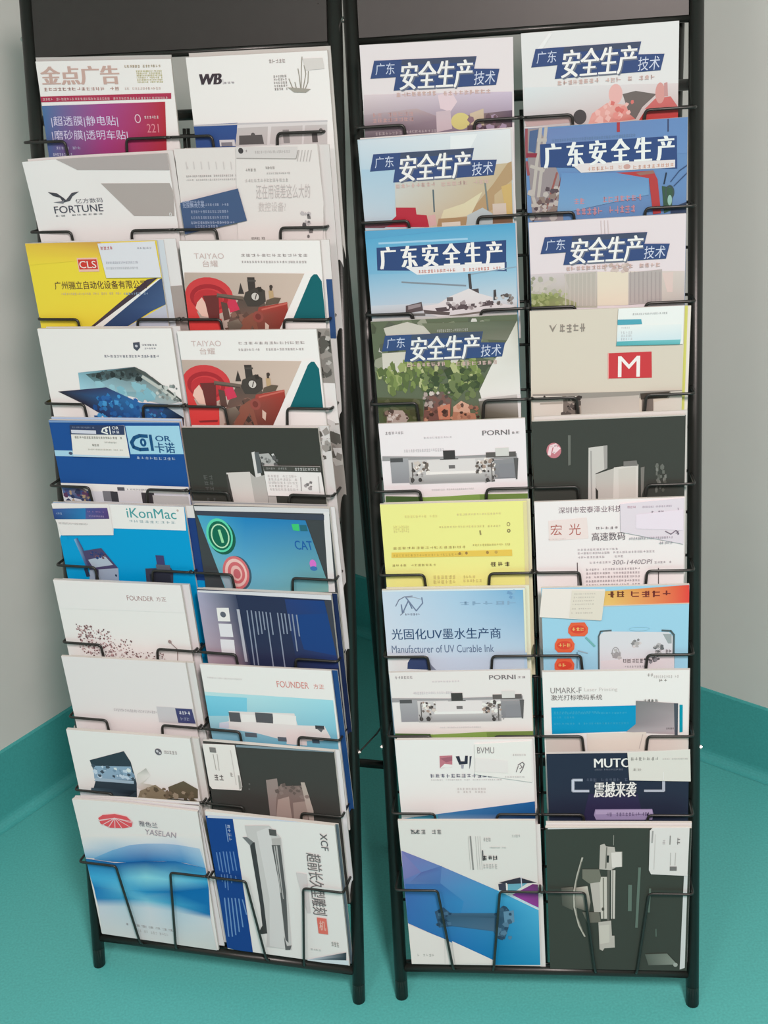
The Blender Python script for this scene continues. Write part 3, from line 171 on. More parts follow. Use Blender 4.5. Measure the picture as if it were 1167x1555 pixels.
{"n":"brochure","l":"white brochure with a long flatbed printer and a green foot, lower of the two alike","c":"brochure","g":"printed matter in the right rack","f":[1,-0.1091,0.2983,0.1904,0.0146,0.008],"w":2078,"h":2900,"T":0.004,"m":"paper","b":[235,232,232],"k":0,"i":[["K",-966,2782,-692,2842,6,[172,166,170],0],["T","PORNI",435,2750,823,2826,[122,116,120],0.03,0,0],["K",845,2756,968,2802,2,[162,154,158],0],["K",-412,2712,-3,2752,10,[216,208,214],0],["K",-712,2507,-129,2567,18,[214,210,216],0],["P",[-1031,2458,-181,2436,469,2452,911,2467,918,2383,-1037,2385],[163,161,165]],["P",[-922,2416,-656,2416,-656,2034,-922,2034],[174,174,180,174,174,180,153,152,160,153,152,160]],["P",[-920,2424,-736,2424,-736,2361,-920,2361],[88,88,91]],["P",[-656,2402,582,2402,582,2021,-656,2021],[217,213,216,217,213,216,187,185,187,187,185,187]],["P",[-144,2531,26,2531,26,2395,-144,2395],[68,66,66]],["P",[-195,2397,68,2402,67,2375,-196,2373],[77,75,75]],["P",[470,2492,898,2492,898,2412,470,2412],[101,96,96]],["P",[607,2556,799,2556,799,2428,607,2428],[223,222,221]],["P",[583,2379,901,2379,901,2082,583,2082],[153,152,158,153,152,158,135,135,142,135,135,142]],["P",[650,2313,866,2313,866,2101,650,2101],[144,144,151]],["P",[863,2396,930,2395,905,2066,883,2067],[98,96,98]],["P",[-665,2144,576,2144,576,2034,-665,2034],[191,189,192,191,189,192,163,161,165,163,161,165]],["P",[-384,2389,313,2389,313,2206,-384,2206],[233,228,230]],["P",[-416,2206,330,2206,330,2164,-416,2164],[239,239,239]],["P",[-76,2304,15,2304,15,2248,-76,2248],[120,116,118]],["N",-605,2190,-375,2374,[[120,109,104],[217,206,201],[88,81,80],[174,152,142],[239,239,236]],34,47,1],["N",312,2172,585,2380,[[120,109,104],[217,206,201],[88,81,80],[174,152,142],[239,239,236]],36,47,1],["N",-642,2042,-456,2166,[[88,83,84],[163,159,160]],12,33,1],["N",440,2036,622,2146,[[88,83,84],[163,159,160]],12,33,1],["E",-616,2081,29,37,[73,68,69]],["E",-505,2079,29,37,[73,68,69]],["E",472,2061,28,36,[73,68,69]],["L",[-605,2352,-613,2056],14,[98,94,93]],["L",[543,2329,542,2036],14,[98,94,93]],["P",[-1036,1833,-454,1804,-82,1818,358,1841,1044,1842,1009,921,-1110,943],[140,172,91]],["P",[-1036,1833,-500,1814,-485,1704,-1035,1699],[77,105,60]],["P",[346,1828,1044,1842,1039,1706,352,1729],[122,150,80]],["K",-352,1910,270,1946,22,[224,220,224],0]]},
{"n":"leaflet","l":"pale yellow leaflet with grey lettering and an orange bar","c":"leaflet","g":"printed matter in the right rack","f":[1,-0.1123,0.5521,0.19,0.0027,0.008],"w":2096,"h":2900,"T":0.004,"m":"paper","b":[239,239,152],"k":0,"i":[["P",[997,2888,1064,2893,1048,1492,991,1493],[227,219,165]],["K",-706,2670,-228,2725,12,[221,213,143],0],["K",47,2692,678,2734,16,[221,211,153],0],["K",-259,2498,671,2540,24,[216,207,143],0],["K",-880,2428,-651,2578,8,[223,217,143],0],["L",[370,2449,376,2386],23,[158,149,99]],["G",780,2542,25,32,9,[148,134,99]],["G",781,2438,25,30,14,[137,126,93]],["K",-913,2170,157,2221,16,[192,178,113],0],["K",251,2198,796,2244,22,[201,188,123],0],["P",[-935,2127,816,2136,818,2035,-941,2045],[234,202,93]],["K",-922,2051,106,2102,24,[202,174,82],0],["E",61,2091,18,25,[158,128,78]],["E",158,2096,18,25,[158,128,78]],["E",462,2099,21,25,[169,138,78]],["E",588,2101,23,25,[200,170,89]],["K",-945,1894,-294,1940,12,[186,174,113],0],["K",489,1860,786,1950,3,[108,97,72],1],["K",-354,1594,-18,1750,6,[212,203,135],1],["K",87,1612,364,1741,6,[218,209,143],1]]},
{"n":"brochure","l":"light blue brochure with an arched logo and dark blue ink maker lettering","c":"brochure","g":"printed matter in the right rack","f":[1,-0.1172,0.4239,0.1908,0.0015,0.008],"w":2076,"h":2900,"T":0.005,"m":"paper","b":[182,210,235],"k":0,"i":[["P",[-1033,2887,53,2892,-17,1461,-1041,1471],[203,219,238,171,206,234,203,219,238,214,223,238]],["P",[53,2892,1010,2895,993,1451,-17,1461],[171,206,234,118,177,218,203,219,236,203,219,238]],["P",[1010,2895,1042,2894,1050,1828,1015,1828],[231,236,211]],["P",[-1036,2913,1033,2905,1032,2874,-1033,2882],[229,238,239]],["L",[-853,2636,-799,2740,-714,2790,-597,2801],14,[118,125,149]],["L",[-703,2777,-575,2780,-473,2747],12,[161,172,190]],["L",[-769,2661,-760,2516,-660,2724,-615,2593],19,[112,127,157]],["L",[-692,2777,-555,2553,-454,2681,-460,2773],19,[118,133,163]],["L",[-793,2485,-730,2542],14,[129,140,161]],["K",-728,2472,-500,2519,6,[120,130,150],0],["T","光固化UV墨水生产商",-948,2070,666,2256,[50,78,118],0.008,0,0],["T","Manufacturer of UV Curable Ink",-962,1843,556,1972,[103,121,152],0,0,0],["K",70,2626,924,2704,5,[140,172,202],0],["N",803,2749,906,2852,[[118,161,203],[139,183,217]],8,45,1],["P",[-1028,1812,-425,1792,-442,1506,-1041,1471],[229,234,236]],["P",[-752,1564,-740,1673,-682,1768,-426,1770,-404,1547],[58,76,118]],["P",[-428,1738,-392,1547,-321,1546,-387,1628],[129,140,161]]]},
{"n":"brochure","l":"white brochure with a small pink square mark and a rising blue wedge","c":"brochure","g":"printed matter in the right rack","f":[1,-0.1089,0.1889,0.1782,0.0094,0.008],"w":2057,"h":2900,"T":0.004,"m":"paper","b":[239,239,239],"k":0,"i":[["P",[-370,2613,-177,2621,-189,2409,-377,2392],[195,124,138]],["P",[-372,2397,-301,2471,-186,2454,-189,2412,-249,2402],[239,239,239]],["P",[-362,2568,-178,2601,-182,2527,-277,2497],[166,102,119]],["P",[-127,2605,-71,2610,-55,2513,1,2513,17,2615,57,2614,45,2468,-80,2453],[50,52,69]],["P",[-58,2448,-10,2447,-22,2382,-51,2382],[166,165,181]],["P",[83,2604,114,2609,88,2447,66,2368],[67,69,87]],["K",-542,2210,407,2295,12,[108,109,128],0],["K",-531,2162,548,2194,34,[201,196,198],0],["K",-147,1930,300,2037,10,[211,206,206],1],["P",[-1035,1443,-447,1550,1030,1780,1022,1184,-1054,1181],[188,220,232,67,132,186,34,100,165,23,78,146,23,78,146]],["P",[-1034,1457,-470,1544,-455,1430,-1036,1430],[78,165,196]]]},
{"n":"brochure","l":"white brochure with wide blue diagonals and a magenta corner, bottom left of the right rack","c":"brochure","g":"printed matter in the right rack","f":[1,-0.1083,0.0643,0.2094,0.0098,0.008],"w":2073,"h":2900,"T":0.004,"m":"paper","b":[231,229,227],"k":0,"i":[["P",[-1026,2321,-446,2024,412,1541,344,26,186,147,-1034,859,-1043,1660],[124,123,186,107,134,193,68,156,208,13,123,186,24,123,190,57,112,183,102,134,197]],["P",[-1020,1660,-468,1679,-123,1316,-304,597,-1034,859],[68,112,183,68,117,184,57,139,199,46,123,186,57,112,183]],["P",[-750,1894,-423,2025,-469,1664,-974,1660],[91,101,167,91,123,186,80,123,186,102,134,193]],["P",[-1028,2307,-750,1894,-1036,1747],[135,134,193,119,125,185,124,130,189]],["P",[412,1541,1032,1153,1024,24,297,10,346,1086],[68,167,215,80,178,222,35,145,196,13,128,183,35,134,193]],["P",[370,1613,1027,1705,1032,1153,412,1541],[231,229,227]],["P",[429,1671,543,1701,548,1542,435,1541],[68,68,87]],["P",[576,1672,892,1704,636,1485,569,1499],[113,178,202]],["P",[442,1700,761,1803,1027,1699,576,1672],[57,57,71]],["P",[635,1456,959,1675,1043,1662,1033,1197],[158,68,162,124,46,128,102,57,105,146,57,151]],["L",[435,1541,1033,1188],27,[191,222,239]],["L",[554,1687,556,1455],18,[239,239,239]],["L",[784,1818,788,1616],14,[213,217,231]],["P",[-593,1104,-453,1195,-344,1077,369,1086,535,1221,577,1147,551,791,483,549,369,577,306,712,-338,808,-549,775],[57,84,113,46,74,106,68,101,130,68,106,136,42,68,96,46,79,107,57,90,118,57,90,118,57,90,118,68,112,150,57,101,138,57,94,131]],["P",[-441,1017,341,982,330,727,-337,823],[57,94,123,68,101,130,80,112,141,68,107,140]],["P",[485,1117,646,1148,648,911,495,820],[102,145,176]],["N",-584,776,-352,1136,[[42,68,97],[80,118,151]],16,70,1],["N",360,578,590,1206,[[46,74,102],[91,130,160],[68,101,128]],20,78,1],["K",-863,2631,-380,2742,6,[136,135,136],0],["L",[-849,2728,-782,2659,-737,2715],16,[91,94,98]],["L",[49,2604,59,1956],22,[146,145,144]],["L",[16,2604,17,1956],7,[198,196,194]],["L",[127,2604,129,1956],7,[198,196,194]],["L",[161,2604,163,1957],7,[198,196,194]],["L",[194,2605,197,1957],7,[198,196,194]],["K",236,2494,358,2591,3,[184,182,181],0],["K",670,2578,802,2647,4,[198,197,196],0],["L",[220,2331,220,2139],18,[91,90,94]],["K",204,2128,446,2242,3,[64,63,66],0],["K",328,2368,584,2410,14,[205,203,202],0],["K",209,1958,434,2086,5,[198,197,196],0],["P",[-1035,844,-448,534,-408,27,-1038,15],[236,231,229]],["P",[-356,505,187,177,278,118,275,40,-337,29],[236,231,229]],["K",-942,160,-657,238,6,[184,182,179],0],["L",[-471,534,-498,26],9,[213,211,210]]]},
{"n":"magazine","l":"film-wrapped safety magazine with people in orange-red overalls, top right of the right rack","c":"magazine","g":"safety magazines in the right rack","f":[1,0.104,1.1777,0.1878,0.01,0.008],"w":2026,"h":2900,"T":0.004,"m":"film","b":[223,227,229],"k":0,"i":[["P",[-994,2226,1011,2136,1017,1639,-1012,1723],[215,227,231,217,211,213,192,177,176,201,201,204]],["P",[576,1809,1015,1819,1017,1680,504,1702],[186,66,66]],["P",[-111,1829,91,1954,348,1908,461,1719,-171,1679],[221,161,155,225,171,165,221,181,173,201,111,103,221,171,165]],["E",201,2057,90,127,[225,181,178]],["P",[292,2050,462,2079,731,2019,547,1866,461,1719,376,1795],[110,105,103]],["P",[576,1837,717,1965,915,1978,1015,1833],[201,111,110]],["E",779,2029,62,132,[210,157,153]],["P",[829,2149,871,2159,881,1981,830,1984],[196,151,151]],["E",-270,1798,87,95,[74,74,77]],["P",[-1009,1822,-400,1807,-372,1735,-983,1721],[192,171,171]],["N",-111,1697,462,1948,[[221,151,145],[230,191,186],[210,121,116]],20,74,1],["P",[-644,2880,-602,2876,-809,2596,-865,2627],[231,235,237]],["BAN"]]},
{"n":"magazine","l":"safety magazine with a blue cover, ladders at left and a red crane boom","c":"magazine","g":"safety magazines in the right rack","f":[1,0.1106,1.0583,0.1903,0.0107,0.008],"w":2119,"h":2900,"T":0.004,"m":"film","b":[103,142,191],"k":0,"i":[["P",[-1065,2869,1065,2913,1072,2441,-1048,2528],[111,132,181,101,140,192,105,144,195,111,136,182]],["P",[-1049,2895,-862,2896,-620,2271,-577,1656,-990,1682],[149,142,146]],["L",[-1048,2528,-1035,2894],35,[149,81,90]],["L",[-1027,2297,-1050,2471],35,[149,81,90]],["L",[-847,2895,-979,2004,-900,1706],43,[185,181,176]],["L",[-775,2904,-905,2000],43,[185,181,176]],["L",[-953,2748,-780,2736],43,[185,181,176]],["L",[-994,2410,-821,2341],44,[185,181,176]],["L",[-997,1888,-659,1882],44,[185,181,176]],["L",[-648,2301,-808,1818],26,[149,92,88]],["L",[-591,2240,-753,1696],20,[119,81,84]],["P",[-993,2864,-877,2883,-930,2577,-1016,2611],[79,102,142]],["P",[-1046,2585,-901,2575,-917,2519,-1048,2528],[139,51,69]],["N",-1011,1700,-600,2109,[[139,126,119],[89,77,84],[185,181,178],[109,92,92]],36,76,1],["L",[166,2894,165,2783],40,[169,61,69]],["L",[808,2890,809,2738],17,[60,71,103]],["K",-708,2694,391,2744,34,[102,132,171],0],["P",[-863,2686,922,2675,933,2253,-864,2387],[50,77,129]],["P",[-457,2403,903,2368,904,2269,-329,2280],[221,219,221]],["K",-314,2290,219,2352,9,[200,161,146],0],["E",276,2320,46,34,[199,163,157]],["K",348,2274,890,2336,9,[200,161,146],0],["T","广 东 安 全 生 产",-820,2364,896,2691,[230,238,239],0.05,0,0],["P",[-590,2297,562,2221,563,1934,-663,1750],[103,146,196,101,144,193,115,163,206,121,167,207]],["P",[132,2250,619,2246,677,2128,725,1677,621,1669,562,2150],[177,67,69]],["P",[391,2232,619,2251,642,2210,448,2194],[149,112,105]],["K",-438,1853,476,1954,12,[190,142,156],1],["K",-412,1692,462,1824,12,[190,142,156],1],["P",[735,2038,878,2000,867,1712,766,1675],[60,92,73]],["G",836,1945,63,98,23,[65,85,86]],["E",839,1844,29,69,[149,193,183]],["L",[791,2206,763,2065],20,[40,57,77]],["L",[849,2088,961,2223,1060,2287],14,[60,85,123]],["L",[892,2028,1061,2188],14,[60,85,123]],["P",[852,1742,1081,1814,1083,1640,853,1640],[52,67,95]]]},
{"n":"magazine","l":"film-wrapped safety magazine with a pale pink cover and tall beige tower blocks","c":"magazine","g":"safety magazines in the right rack","f":[1,0.1104,0.936,0.1881,0.0086,0.008],"w":2076,"h":2900,"T":0.004,"m":"film","b":[224,218,224],"k":0,"i":[["P",[-1046,2197,-134,2195,-140,1684,-1049,1732],[207,201,207,202,197,197,181,181,169,161,164,138]],["P",[-134,2183,1034,2129,1040,1695,-139,1709],[216,209,197,207,201,197,191,189,186,207,201,190]],["P",[-134,2183,277,2160,276,1699,-139,1709],[224,218,201]],["P",[-583,2172,-146,2183,-151,1709,-449,1725],[185,183,176]],["P",[289,2147,732,2170,735,1711,288,1699],[179,175,174]],["P",[732,2122,883,2126,875,1850,804,1853],[216,201,197]],["N",-1041,1794,-588,2136,[[171,175,159],[198,195,190],[151,156,136]],30,71,1],["P",[-1047,1929,-685,1885,-424,1773,-426,1699,-1054,1733],[141,156,102,131,146,96,161,164,127,131,140,91,121,136,81]],["N",-1046,1718,-519,1939,[[151,164,110],[121,136,83],[171,181,138]],40,53,1],["N",-40,2168,289,2276,[[207,195,190],[191,175,169]],14,47,1],["L",[-559,2182,-569,1732],12,[198,195,188]],["L",[-502,2179,-511,1729],12,[198,195,188]],["L",[-445,2176,-454,1726],12,[198,195,188]],["L",[-389,2173,-397,1722],12,[198,195,188]],["L",[-332,2170,-339,1719],12,[198,195,188]],["L",[-275,2166,-282,1716],12,[198,195,188]],["L",[-219,2163,-225,1713],12,[198,195,188]],["L",[-162,2160,-168,1710],12,[198,195,188]],["L",[312,2158,311,1734],12,[167,162,163]],["L",[368,2155,368,1731],12,[167,162,163]],["L",[424,2151,425,1728],12,[167,162,163]],["L",[480,2148,481,1725],12,[167,162,163]],["L",[536,2145,538,1722],12,[167,162,163]],["L",[592,2142,594,1719],12,[167,162,163]],["L",[648,2139,651,1716],12,[167,162,163]],["L",[704,2136,707,1713],12,[167,162,163]],["L",[-79,2877,-72,2690],9,[208,195,197]],["L",[-33,2875,-25,2687],9,[208,195,197]],["L",[13,2872,21,2684],9,[208,195,197]],["BAN"]]},
{"n":"brochure","l":"beige brochure with a white letter in a red rectangle","c":"brochure","g":"printed matter in the right rack","f":[1,0.1044,0.816,0.186,-0.0075,0.008],"w":2083,"h":2900,"T":0.004,"m":"paper","b":[213,208,195],"k":0,"i":[["P",[-778,2696,-754,2695,-738,2645,-671,2717,-731,2596],[143,137,129]],["K",-648,2562,-279,2722,4,[143,137,130],1],["P",[31,2272,612,2278,625,1901,34,1907],[200,65,71]],["T","M",160,1922,460,2223,[239,239,239],0.004,0,0],["L",[26,2272,29,1899],14,[230,166,161]],["P",[-1021,1708,1089,1710,1092,1596,-364,1624,-1017,1674],[153,152,146]],["P",[-1021,1682,-388,1664,-364,1365,-1014,1369],[219,216,208]],["P",[-595,1631,-363,1650,-352,1391,-596,1397],[123,116,110]],["N",-595,1394,-352,1654,[[92,87,84],[164,156,148],[62,58,56]],16,63,1],["P",[-351,1624,457,1652,462,1395,-339,1390],[180,177,171,194,191,184,210,208,201,194,193,186]],["P",[469,1677,875,1696,841,1603,482,1587],[74,69,63]],["P",[494,1587,650,1595,654,1402,498,1394],[123,116,110]],["P",[887,1691,1089,1698,1100,1352,655,1364,663,1544,866,1589],[215,214,206]],["L",[-913,1562,-607,1567],24,[174,170,161]],["E",-855,1664,15,21,[62,58,56]],["K",-546,1576,-424,1654,2,[80,76,72],0]]},
{"n":"brochure","l":"black brochure with a pink swirl emblem and a pale boxy machine","c":"brochure","g":"printed matter in the right rack","f":[1,0.1101,0.6669,0.1946,0.0119,0.008],"w":2101,"h":2900,"T":0.005,"m":"paper","b":[65,68,64],"k":0,"i":[["P",[-1039,2897,1039,2889,1043,2909,-1038,2923],[203,204,199]],["E",-757,2451,103,117,[197,126,137]],["L",[-824,2390,-796,2513,-723,2536,-758,2419,-683,2490],44,[239,215,222]],["P",[-556,2673,-518,2671,-528,2224,-563,2212],[108,112,107]],["P",[-275,2472,-21,2498,-18,2149,-184,2076,-172,1617,-295,1622],[203,202,199]],["P",[-69,2495,-14,2497,-18,2149,-61,2138],[166,164,163]],["P",[-252,2424,-232,2423,-236,1620,-255,1621],[166,164,163]],["P",[-184,2063,72,2146,67,1608,-167,1617],[193,191,187]],["P",[72,2159,411,2190,403,1596,55,1609],[214,212,208]],["P",[133,2130,375,2160,374,1651,141,1633],[206,204,199]],["P",[206,2246,387,2252,404,2172,206,2167],[125,124,122]],["P",[-187,1862,-152,1807,-154,1617,-186,1618],[52,53,51]],["P",[443,2144,496,2155,484,1809,447,1675],[125,124,120]],["N",653,1772,786,2158,[[108,112,107],[125,128,124],[90,93,87]],22,53,2]]},
{"n":"leaflet","l":"pinkish white leaflet with red-brown brush lettering and grey specification lines","c":"leaflet","g":"printed matter in the right rack","f":[1,0.1101,0.5511,0.1902,0.012,0.008],"w":2087,"h":2900,"T":0.004,"m":"paper","b":[239,236,238],"k":0,"i":[["P",[-854,2601,-312,2635,-294,2307,-852,2284],[238,225,224]],["T","深圳市宏泰泽业科技",-706,2710,177,2810,[127,111,121],0,0,0],["T","宏",-828,2372,-666,2542,[179,102,95],0,0,0],["T","光",-567,2368,-402,2546,[179,102,95],0,0,0],["K",-192,2434,126,2490,5,[147,138,143],0],["T","高速数码",-249,2264,222,2393,[116,109,115],0.01,0,0],["K",-863,2300,-615,2322,12,[210,198,198],0],["K",-458,2106,123,2150,13,[186,178,184],0],["K",-458,2050,638,2095,26,[186,178,184],0],["K",-460,1986,196,2030,15,[186,178,184],0],["K",-288,1896,22,1941,7,[186,178,184],0],["T","300-1440DPI",34,1876,602,1948,[137,130,137],0,0.2,0],["K",627,1874,872,1918,6,[186,178,184],0],["K",-340,1784,430,1829,20,[173,166,172],0],["K",-340,1722,430,1767,20,[173,166,172],0],["K",-342,1660,429,1705,20,[173,166,172],0],["K",-344,1594,429,1640,20,[173,166,172],0],["K",-344,1530,429,1575,20,[173,166,172],0],["L",[-460,1923,-459,1513],12,[95,85,89]],["L",[688,1803,690,1479],12,[95,85,89]]]},
{"n":"brochure","l":"sky blue brochure with a red and yellow heading and orange oval stickers","c":"brochure","g":"printed matter in the right rack","f":[1,0.1158,0.4243,0.1908,0.0086,0.008],"w":2086,"h":2900,"T":0.005,"m":"paper","b":[161,213,239],"k":0,"i":[["P",[-183,2827,1040,2901,1045,2613,-186,2595],[229,193,101,229,72,65,231,76,70,238,204,123]],["K",-127,2710,149,2836,2,[110,61,43],0],["K",211,2702,798,2832,4,[120,51,47],0],["L",[-186,2589,1045,2605],17,[219,204,189]],["P",[-228,2099,-153,2170,769,2136,844,2033,852,1359,-237,1376],[219,223,231]],["L",[-237,1376,-234,2085,-203,2171,-52,2182],25,[90,104,111]],["L",[669,2167,793,2156,838,2091,837,1359],30,[82,99,103]],["P",[682,2109,806,2106,808,1947,758,1948],[161,172,176]],["P",[-208,1674,848,1743,852,1359,-211,1376],[225,221,227]],["N",247,1899,360,2044,[[182,181,183],[139,140,143],[214,210,213]],14,50,1],["N",548,1747,672,1922,[[139,140,143],[107,112,116],[182,183,187]],18,55,1],["N",-55,1699,70,1905,[[188,189,191],[161,161,165]],12,55,1],["K",722,1758,810,1861,2,[130,130,135],0],["K",108,1621,410,1710,5,[104,100,104],0],["K",95,1547,448,1591,10,[169,168,174],0],["N",423,1631,624,1719,[[97,97,103],[139,140,147]],10,55,1],["G",8,1817,56,88,13,[161,161,165]],["P",[-669,2239,-627,2325,-431,2326,-382,2233,-391,2146,-435,2095,-626,2099,-671,2158],[231,104,68]],["E",-528,2213,110,69,[220,76,57]],["K",-624,2172,-438,2253,3,[235,190,114],1],["P",[-870,1975,-827,2062,-630,2064,-581,1969,-590,1881,-634,1829,-828,1833,-872,1893],[231,104,68]],["E",-728,1949,111,71,[220,76,57]],["K",-825,1908,-637,1990,3,[235,190,114],1],["P",[-881,1635,-838,1724,-639,1726,-590,1630,-599,1541,-644,1488,-838,1491,-883,1552],[231,104,68]],["E",-738,1609,112,71,[220,76,57]],["K",-835,1568,-646,1650,3,[235,190,114],1],["L",[-417,2074,-293,1925],30,[118,183,184]],["L",[-535,1857,-396,1810],18,[161,183,197]],["L",[-548,1828,-553,1561],20,[118,161,183]],["G",347,2203,148,35,7,[161,204,223]]]},
{"n":"brochure","l":"white brochure with a cyan text panel and a grey cabinet","c":"brochure","g":"printed matter in the right rack","f":[1,0.1156,0.2973,0.1918,0.0096,0.008],"w":2098,"h":2900,"T":0.005,"m":"paper","b":[239,239,239],"k":0,"i":[["T","UMARK-F",-938,2534,-487,2630,[142,139,140],0,0,0],["T","Laser Printing",-448,2545,30,2622,[207,204,203],0,0,0],["T","激光打标喷码系统",-934,2412,-190,2508,[105,103,104],0,0,0],["K",448,2788,543,2861,2,[178,174,172],0],["K",543,2760,902,2828,12,[202,198,197],0],["K",618,2702,742,2761,2,[152,148,145],0],["P",[-934,2288,294,2310,306,1861,-934,1820],[12,152,203]],["K",-903,2180,-238,2222,17,[61,167,207],0],["K",-904,2162,167,2204,28,[61,167,207],0],["K",-906,2091,-598,2134,8,[61,167,207],0],["K",-908,1980,192,2022,28,[61,167,207],0],["P",[294,2391,895,2337,889,1794,153,1848,293,1984],[131,131,134,153,146,151,191,180,187,163,163,169,142,139,145]],["P",[840,2338,900,2337,902,1769,857,1788],[77,85,97]],["K",704,1880,846,1923,6,[92,88,91],0],["K",394,2358,620,2418,4,[112,112,112],0],["P",[921,2313,966,2312,972,1839,927,1830],[0,152,180]],["P",[-1028,1783,-475,1784,-429,1435,-1028,1440],[213,206,201]],["P",[-423,1823,446,1844,447,1428,-416,1435],[228,222,214]],["P",[446,1783,1054,1777,1059,1423,447,1428],[224,217,212]],["L",[-527,1778,-519,1467],13,[185,180,176]],["L",[395,1799,344,1553],13,[196,189,185]]]},
{"n":"brochure","l":"navy brochure with white brush characters between square brackets","c":"brochure","g":"printed matter in the right rack","f":[1,0.1193,0.1702,0.1917,0.0167,0.008],"w":2067,"h":2900,"T":0.005,"m":"paper","b":[41,49,70],"k":0,"i":[["P",[-429,2168,294,2161,387,1622,-539,1628],[50,47,81]],["T","MUTO",-340,2646,204,2808,[239,239,239],0.03,0,0],["K",-335,2588,83,2629,18,[114,119,138],0],["K",-472,2384,152,2460,11,[87,95,117],0],["L",[-520,2424,-655,2425,-660,2224,-428,2222],48,[166,174,190]],["L",[-520,2424,-655,2425,-660,2224,-428,2222],24,[210,215,233]],["L",[672,2420,672,2215,395,2218],43,[188,193,209]],["T","震撼来袭",-355,2105,276,2385,[239,239,239],0.02,0.1,0],["P",[-338,1884,504,1885,523,1786,504,1687,-330,1693,-360,1778],[166,154,196]],["P",[-326,1868,497,1867,509,1801,-340,1793],[188,178,215]],["K",-230,1744,436,1834,14,[114,103,140],0],["P",[424,1787,456,1832,441,1697],[56,49,75]],["P",[-1056,1638,1027,1617,1027,1542,-1055,1540],[216,215,219]]]},
{"n":"brochure","l":"dark green-black brochure with a silver gear drive, bottom right of the right rack","c":"brochure","g":"printed matter in the right rack","f":[1,0.1159,0.0613,0.2436,0.0076,0.008],"w":2128,"h":2900,"T":0.005,"m":"paper","b":[64,68,62],"k":0,"i":[["P",[-1029,2972,1040,2961,1040,2923,-1031,2875],[224,224,227]],["P",[-262,2570,-199,2596,-174,2544,-50,2532,-38,2440,62,2441,62,2144,-26,2137,-101,2076,-278,2091],[198,191,185]],["P",[-100,2423,50,2434,55,2144,-88,2126],[231,224,220]],["P",[-174,2531,-155,2531,-172,2109,-192,2109],[124,121,114]],["P",[-165,2367,-130,2367,-136,2225,-166,2225],[46,48,46]],["P",[-101,2076,-38,2076,-48,1087,-104,1086],[213,207,201]],["P",[-157,2075,-121,2076,-130,1051,-166,1050],[109,107,101]],["P",[-81,2076,-71,2076,-79,1086,-89,1086],[80,79,73]],["P",[-419,1821,-267,1839,-258,1223,-361,1221],[198,191,185]],["P",[-279,1940,-165,1941,-166,1085,-259,1084],[213,207,199]],["P",[-228,1924,-208,1924,-208,1084,-228,1084],[135,132,123]],["P",[-530,2089,-278,2091,-253,1941,-267,1839,-432,1804,-533,1904],[124,123,112]],["P",[-650,1717,-458,1753,-416,1428,-439,1220,-657,1321],[169,163,153,213,207,197,169,163,153,109,105,96,124,121,112]],["L",[-527,2322,-608,1971,-665,1631,-665,1321,-598,938,-510,709],25,[191,187,178]],["L",[-539,2239,-623,1836,-651,1494,-621,1113,-535,797],13,[124,123,114]],["P",[-855,1714,-676,1733,-684,1252,-850,1353],[95,96,89,124,123,114,102,103,94,80,81,75]],["P",[-542,1219,-284,1223,-260,1013,-467,993],[117,114,105]],["P",[-299,1013,-105,1051,-93,734,-54,735,-49,485,-211,464,-238,409,-285,444],[198,191,185]],["P",[-286,943,-131,963,-132,591,-284,552],[213,207,199]],["L",[-62,2765,-65,2571],7,[169,167,160]],["E",-227,1286,21,35,[80,79,71]],["L",[320,2129,282,917],40,[104,121,112]],["L",[181,1777,178,1264],56,[104,121,112]],["L",[480,1712,464,1234],30,[104,121,112]],["L",[578,887,582,729],13,[104,121,112]],["P",[416,351,753,376,913,145,470,117],[95,103,96,124,132,123,146,152,144,95,101,94]],["E",887,137,34,44,[169,174,169]],["P",[976,1986,1030,2003,1031,75,954,37],[220,222,224]]]},
{"n":"newspaper","l":"older newspaper peeking out behind the front newspaper","c":"newspaper","g":"printed matter in the left rack","f":[0,-0.0959,1.1828,0.1851,-0.0292,0.00499],"w":2046,"h":2900,"T":0.002,"m":"paper","b":[192,193,192],"k":0,"i":[]},
{"n":"brochure","l":"second white folder standing behind the winged logo folder","c":"brochure","g":"printed matter in the left rack","f":[0,-0.0927,1.0528,0.1908,0.0163,0.00417],"w":2165,"h":2900,"T":0.002,"m":"paper","b":[223,221,221],"k":0.016,"i":[]},
{"n":"brochure","l":"clear bluish sheet directly behind the yellow brochure","c":"brochure","g":"printed matter in the left rack","f":[0,-0.1123,0.9323,0.1911,0.0072,0.00409],"w":2072,"h":2900,"T":0.0008,"m":"paper","b":[208,218,228],"k":0,"i":[]},
{"n":"brochure","l":"white and grey brochure sticking out right of the yellow brochure","c":"brochure","g":"printed matter in the left rack","f":[0,-0.0944,0.9337,0.1911,0.0072,0.00283],"w":2072,"h":2900,"T":0.002,"m":"paper","b":[228,228,230],"k":0,"i":[["P",[-1050,2130,1050,2230,1050,0,-1050,0],[169,160,157]]]},
{"n":"brochure","l":"plain white brochure behind the shield logo brochure","c":"brochure","g":"printed matter in the left rack","f":[0,-0.0987,0.8106,0.1897,0.007,0.00133],"w":2135,"h":2900,"T":0.002,"m":"paper","b":[223,224,227],"k":0,"i":[]},
{"n":"brochure","l":"pale blue edged copy behind the royal blue brochure","c":"brochure","g":"printed matter in the left rack","f":[0,-0.103,0.6763,0.1914,0.0053,0.00111],"w":2112,"h":2900,"T":0.002,"m":"paper","b":[183,206,236],"k":0,"i":[]},
